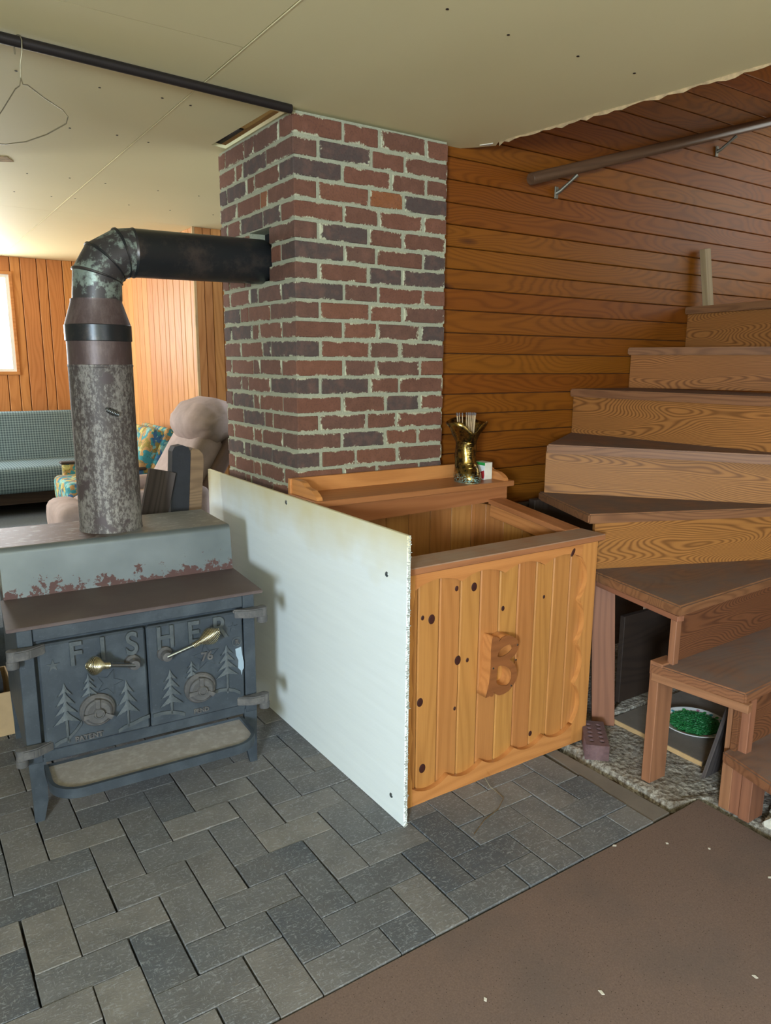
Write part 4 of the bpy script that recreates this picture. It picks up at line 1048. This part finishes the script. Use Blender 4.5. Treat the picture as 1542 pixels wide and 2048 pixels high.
hg = thing('wire_hanger', 'bent wire coat hanger hanging from the black ceiling rod', 'hanger', tuple(hc))
tube('hook', hook, .0017, M_wire, hg, 6); tube('shoulders', body_, .0017, M_wire, hg, 6)

# ============================================================ FAR ROOM
def cushion(name, lo, hi, r, mat, parent, M=None, sub=2, label=None):
    lo = Vector(lo); hi = Vector(hi); d = hi-lo
    b = box_bm(d.x, d.y, d.z, 0); bmesh.ops.bevel(b, geom=b.edges[:], offset=r, segments=4, profile=.6, affect='EDGES')
    return link(name, tomesh(b, name, True), mat, parent, (M or Matrix.Identity(4)) @ Matrix.Translation((lo+hi)/2), label)
sofa = thing('sofa', 'teal checked sofa with a wooden base against the far panelled wall', 'sofa', (.6, 7.2, .2))
cushion('seat', (-1.1, 6.78, .40), (1.72, 7.5, .62), .06, M_sofa, sofa)
cushion('backrest', (-1.1, -.09, -.24), (1.72, .09, .24), .05, M_sofa, sofa, Matrix.Translation((0, 7.50, .80)) @ Matrix.Rotation(-.18, 4, 'X'))
box('base_rail', (-1.1, 6.86, .30), (1.72, 7.5, .40), M_darkw, sofa)
for x in (-1.0, 1.6):
    for y in (6.92, 7.42): box('leg', (x, y, .2), (x+.05, y+.05, .31), M_darkw, sofa, axis='z')
# floral armchair (faces the left wall)
fc = thing('floral_armchair', 'teal and gold floral armchair behind the beige recliner', 'armchair', (1.3, 5.9, .2))
cushion('seat', (1.02, 5.62, .43), (1.56, 6.18, .625), .05, M_floral, fc)
box('seat_base', (1.04, 5.6, .28), (1.57, 6.2, .43), M_floral, fc, .01)
FB = Matrix.Translation((1.60, 5.9, .78)) @ Matrix.Rotation(.42, 4, 'Y')
cushion('back', (-.06, -.30, -.26), (.06, .30, .23), .045, M_floral, fc, FB)
cushion('back_frame', (.04, -.33, -.27), (.11, .33, .27), .03, M_floral, fc, FB)
for y in (5.56, 6.18):
    cushion('arm', (1.10, y, .30), (1.60, y+.07, .70), .02, M_floral, fc); box('arm_cap', (1.085, y-.005, .70), (1.57, y+.075, .72), M_darkw, fc, .006)
for x in (1.06, 1.5):
    for y in (5.64, 6.12): box('leg', (x, y, .2), (x+.04, y+.04, .285), M_darkw, fc, axis='z')
# recliner
rc = thing('recliner', 'beige velour recliner with puffy headrest beside the chimney', 'recliner', (1.4, 4.75, .2))
b = bmesh.new(); N = 28
for k in range(1): pass
rings = []
for i in range(13):
    u = -1+2*i/12; r_ = .155*(1-abs(u)**4*.55); yy = 4.75+.31*u
    rings.append([b.verts.new((1.735+r_*1.18*math.cos(a)*1.0+.02*math.sin(a), yy, 1.115+r_*math.sin(a)*(1+.0*math.cos(a)) + .012*math.sin(a*9)*abs(u))) for a in [2*PI*k/N for k in range(N)]])
for r0, r1 in zip(rings, rings[1:]):
    for k in range(N): b.faces.new((r0[k], r0[(k+1) % N], r1[(k+1) % N], r1[k]))
b.faces.new(rings[0][::-1]); b.faces.new(rings[-1])
link('headrest', tomesh(b, 'headrest', True), M_velour, rc)
RB = Matrix.Translation((1.60, 4.75, .80)) @ Matrix.Rotation(.55, 4, 'Y')
cushion('back_cushion', (-.12, -.27, -.30), (.06, .27, .26), .07, M_velour, rc, RB)
cushion('back_panel', (.04, -.30, -.42), (.13, .30, .40), .03, M_velour2, rc, RB)
cushion('seat', (.92, 4.48, .48), (1.45, 5.02, .66), .07, M_velour, rc)
cushion('base', (.95, 4.46, .26), (1.62, 5.04, .50), .03, M_velour2, rc)
cushion('footrest', (.76, 4.49, .43), (.96, 5.01, .66), .09, M_velour, rc)
for y in (4.37, 5.02): cushion('arm', (.98, y, .24), (1.62, y+.11, .74), .05, M_velour, rc)
for x in (1.0, 1.5):
    for y in (4.5, 4.96): box('leg', (x, y, .2), (x+.05, y+.05, .27), M_darkw, rc, axis='z')
# boards and split timber behind the stove
o = plank('weathered_board', (.742, 3.29, -.02), (.998, 3.29, 1.020), (1, 0, -.25), .118, .03, M_weather)
tag(o, 'weathered grey-brown plank leaning behind the stove', 'plank')
sl = thing('split_slab', 'charred split slab with pale bark side standing behind the stove', 'firewood', (1.05, 3.33, -.01))
SLM = Matrix.Translation((1.012, 3.33, -.02)) @ Matrix.Rotation(.075, 4, 'Y')
b = prism_bm([(-.045, 0), (.040, 0), (.040, 1.115), (.03, 1.14), (.0, 1.15), (-.035, 1.142), (-.045, 1.12)], -.03, .03)
link('charred_face', tomesh(b, 'charred_face'), M_char, sl, SLM @ Matrix.Rotation(PI/2, 4, 'X'))
b = prism_bm([(.041, 0), (.085, 0), (.105, 1.08), (.10, 1.11), (.08, 1.13), (.05, 1.138), (.041, 1.12)], -.045, .025)
link('bark_side', tomesh(b, 'bark_side'), M_bark, sl, SLM @ Matrix.Rotation(PI/2, 4, 'X'), 'pale bark side')
# cardboard box of dark scrap left of the stove
cbx = thing('cardboard_box', 'tan cardboard box left of the stove', 'box', (.10, 3.30, 0))
for lo, hi in (((-.12, 3.16, 0), (.315, 3.166, .185)), ((-.12, 3.454, 0), (.315, 3.46, .185)), ((-.12, 3.166, 0), (-.114, 3.454, .185)), ((.309, 3.166, 0), (.315, 3.454, .185)), ((-.11, 3.17, 0), (.305, 3.45, .006))):
    box('panel', lo, hi, M_card, cbx, .001)
LB = ['lowest dark charred log in the cardboard box, nearest the camera', 'dark charred log lying at the back of the cardboard box', 'dark charred log resting on the two lower logs', 'topmost dark charred log of the pile left of the stove']
for k, (x, y, z, a) in enumerate(((.10, 3.235, .062, .03), (.10, 3.375, .062, -.04), (.11, 3.30, .172, .05), (.09, 3.31, .286, -.12))):
    b = bmesh.new(); n_ = 7
    pr_ = [(.058*math.cos(2*PI*i/n_)*random.uniform(.8, 1.0), .058*math.sin(2*PI*i/n_)*random.uniform(.8, 1.0)) for i in range(n_)]
    me = tomesh(prism_bm(pr_, -.17, .17), 'charred_log')
    M = Matrix.Translation((x, y, z+.01)) @ Matrix.Rotation(a, 4, 'Z') @ Matrix.Rotation(PI/2, 4, 'Y')
    tag(link('charred_log', me, M_char, None, M), LB[k], 'firewood', 'charred logs in the cardboard box')
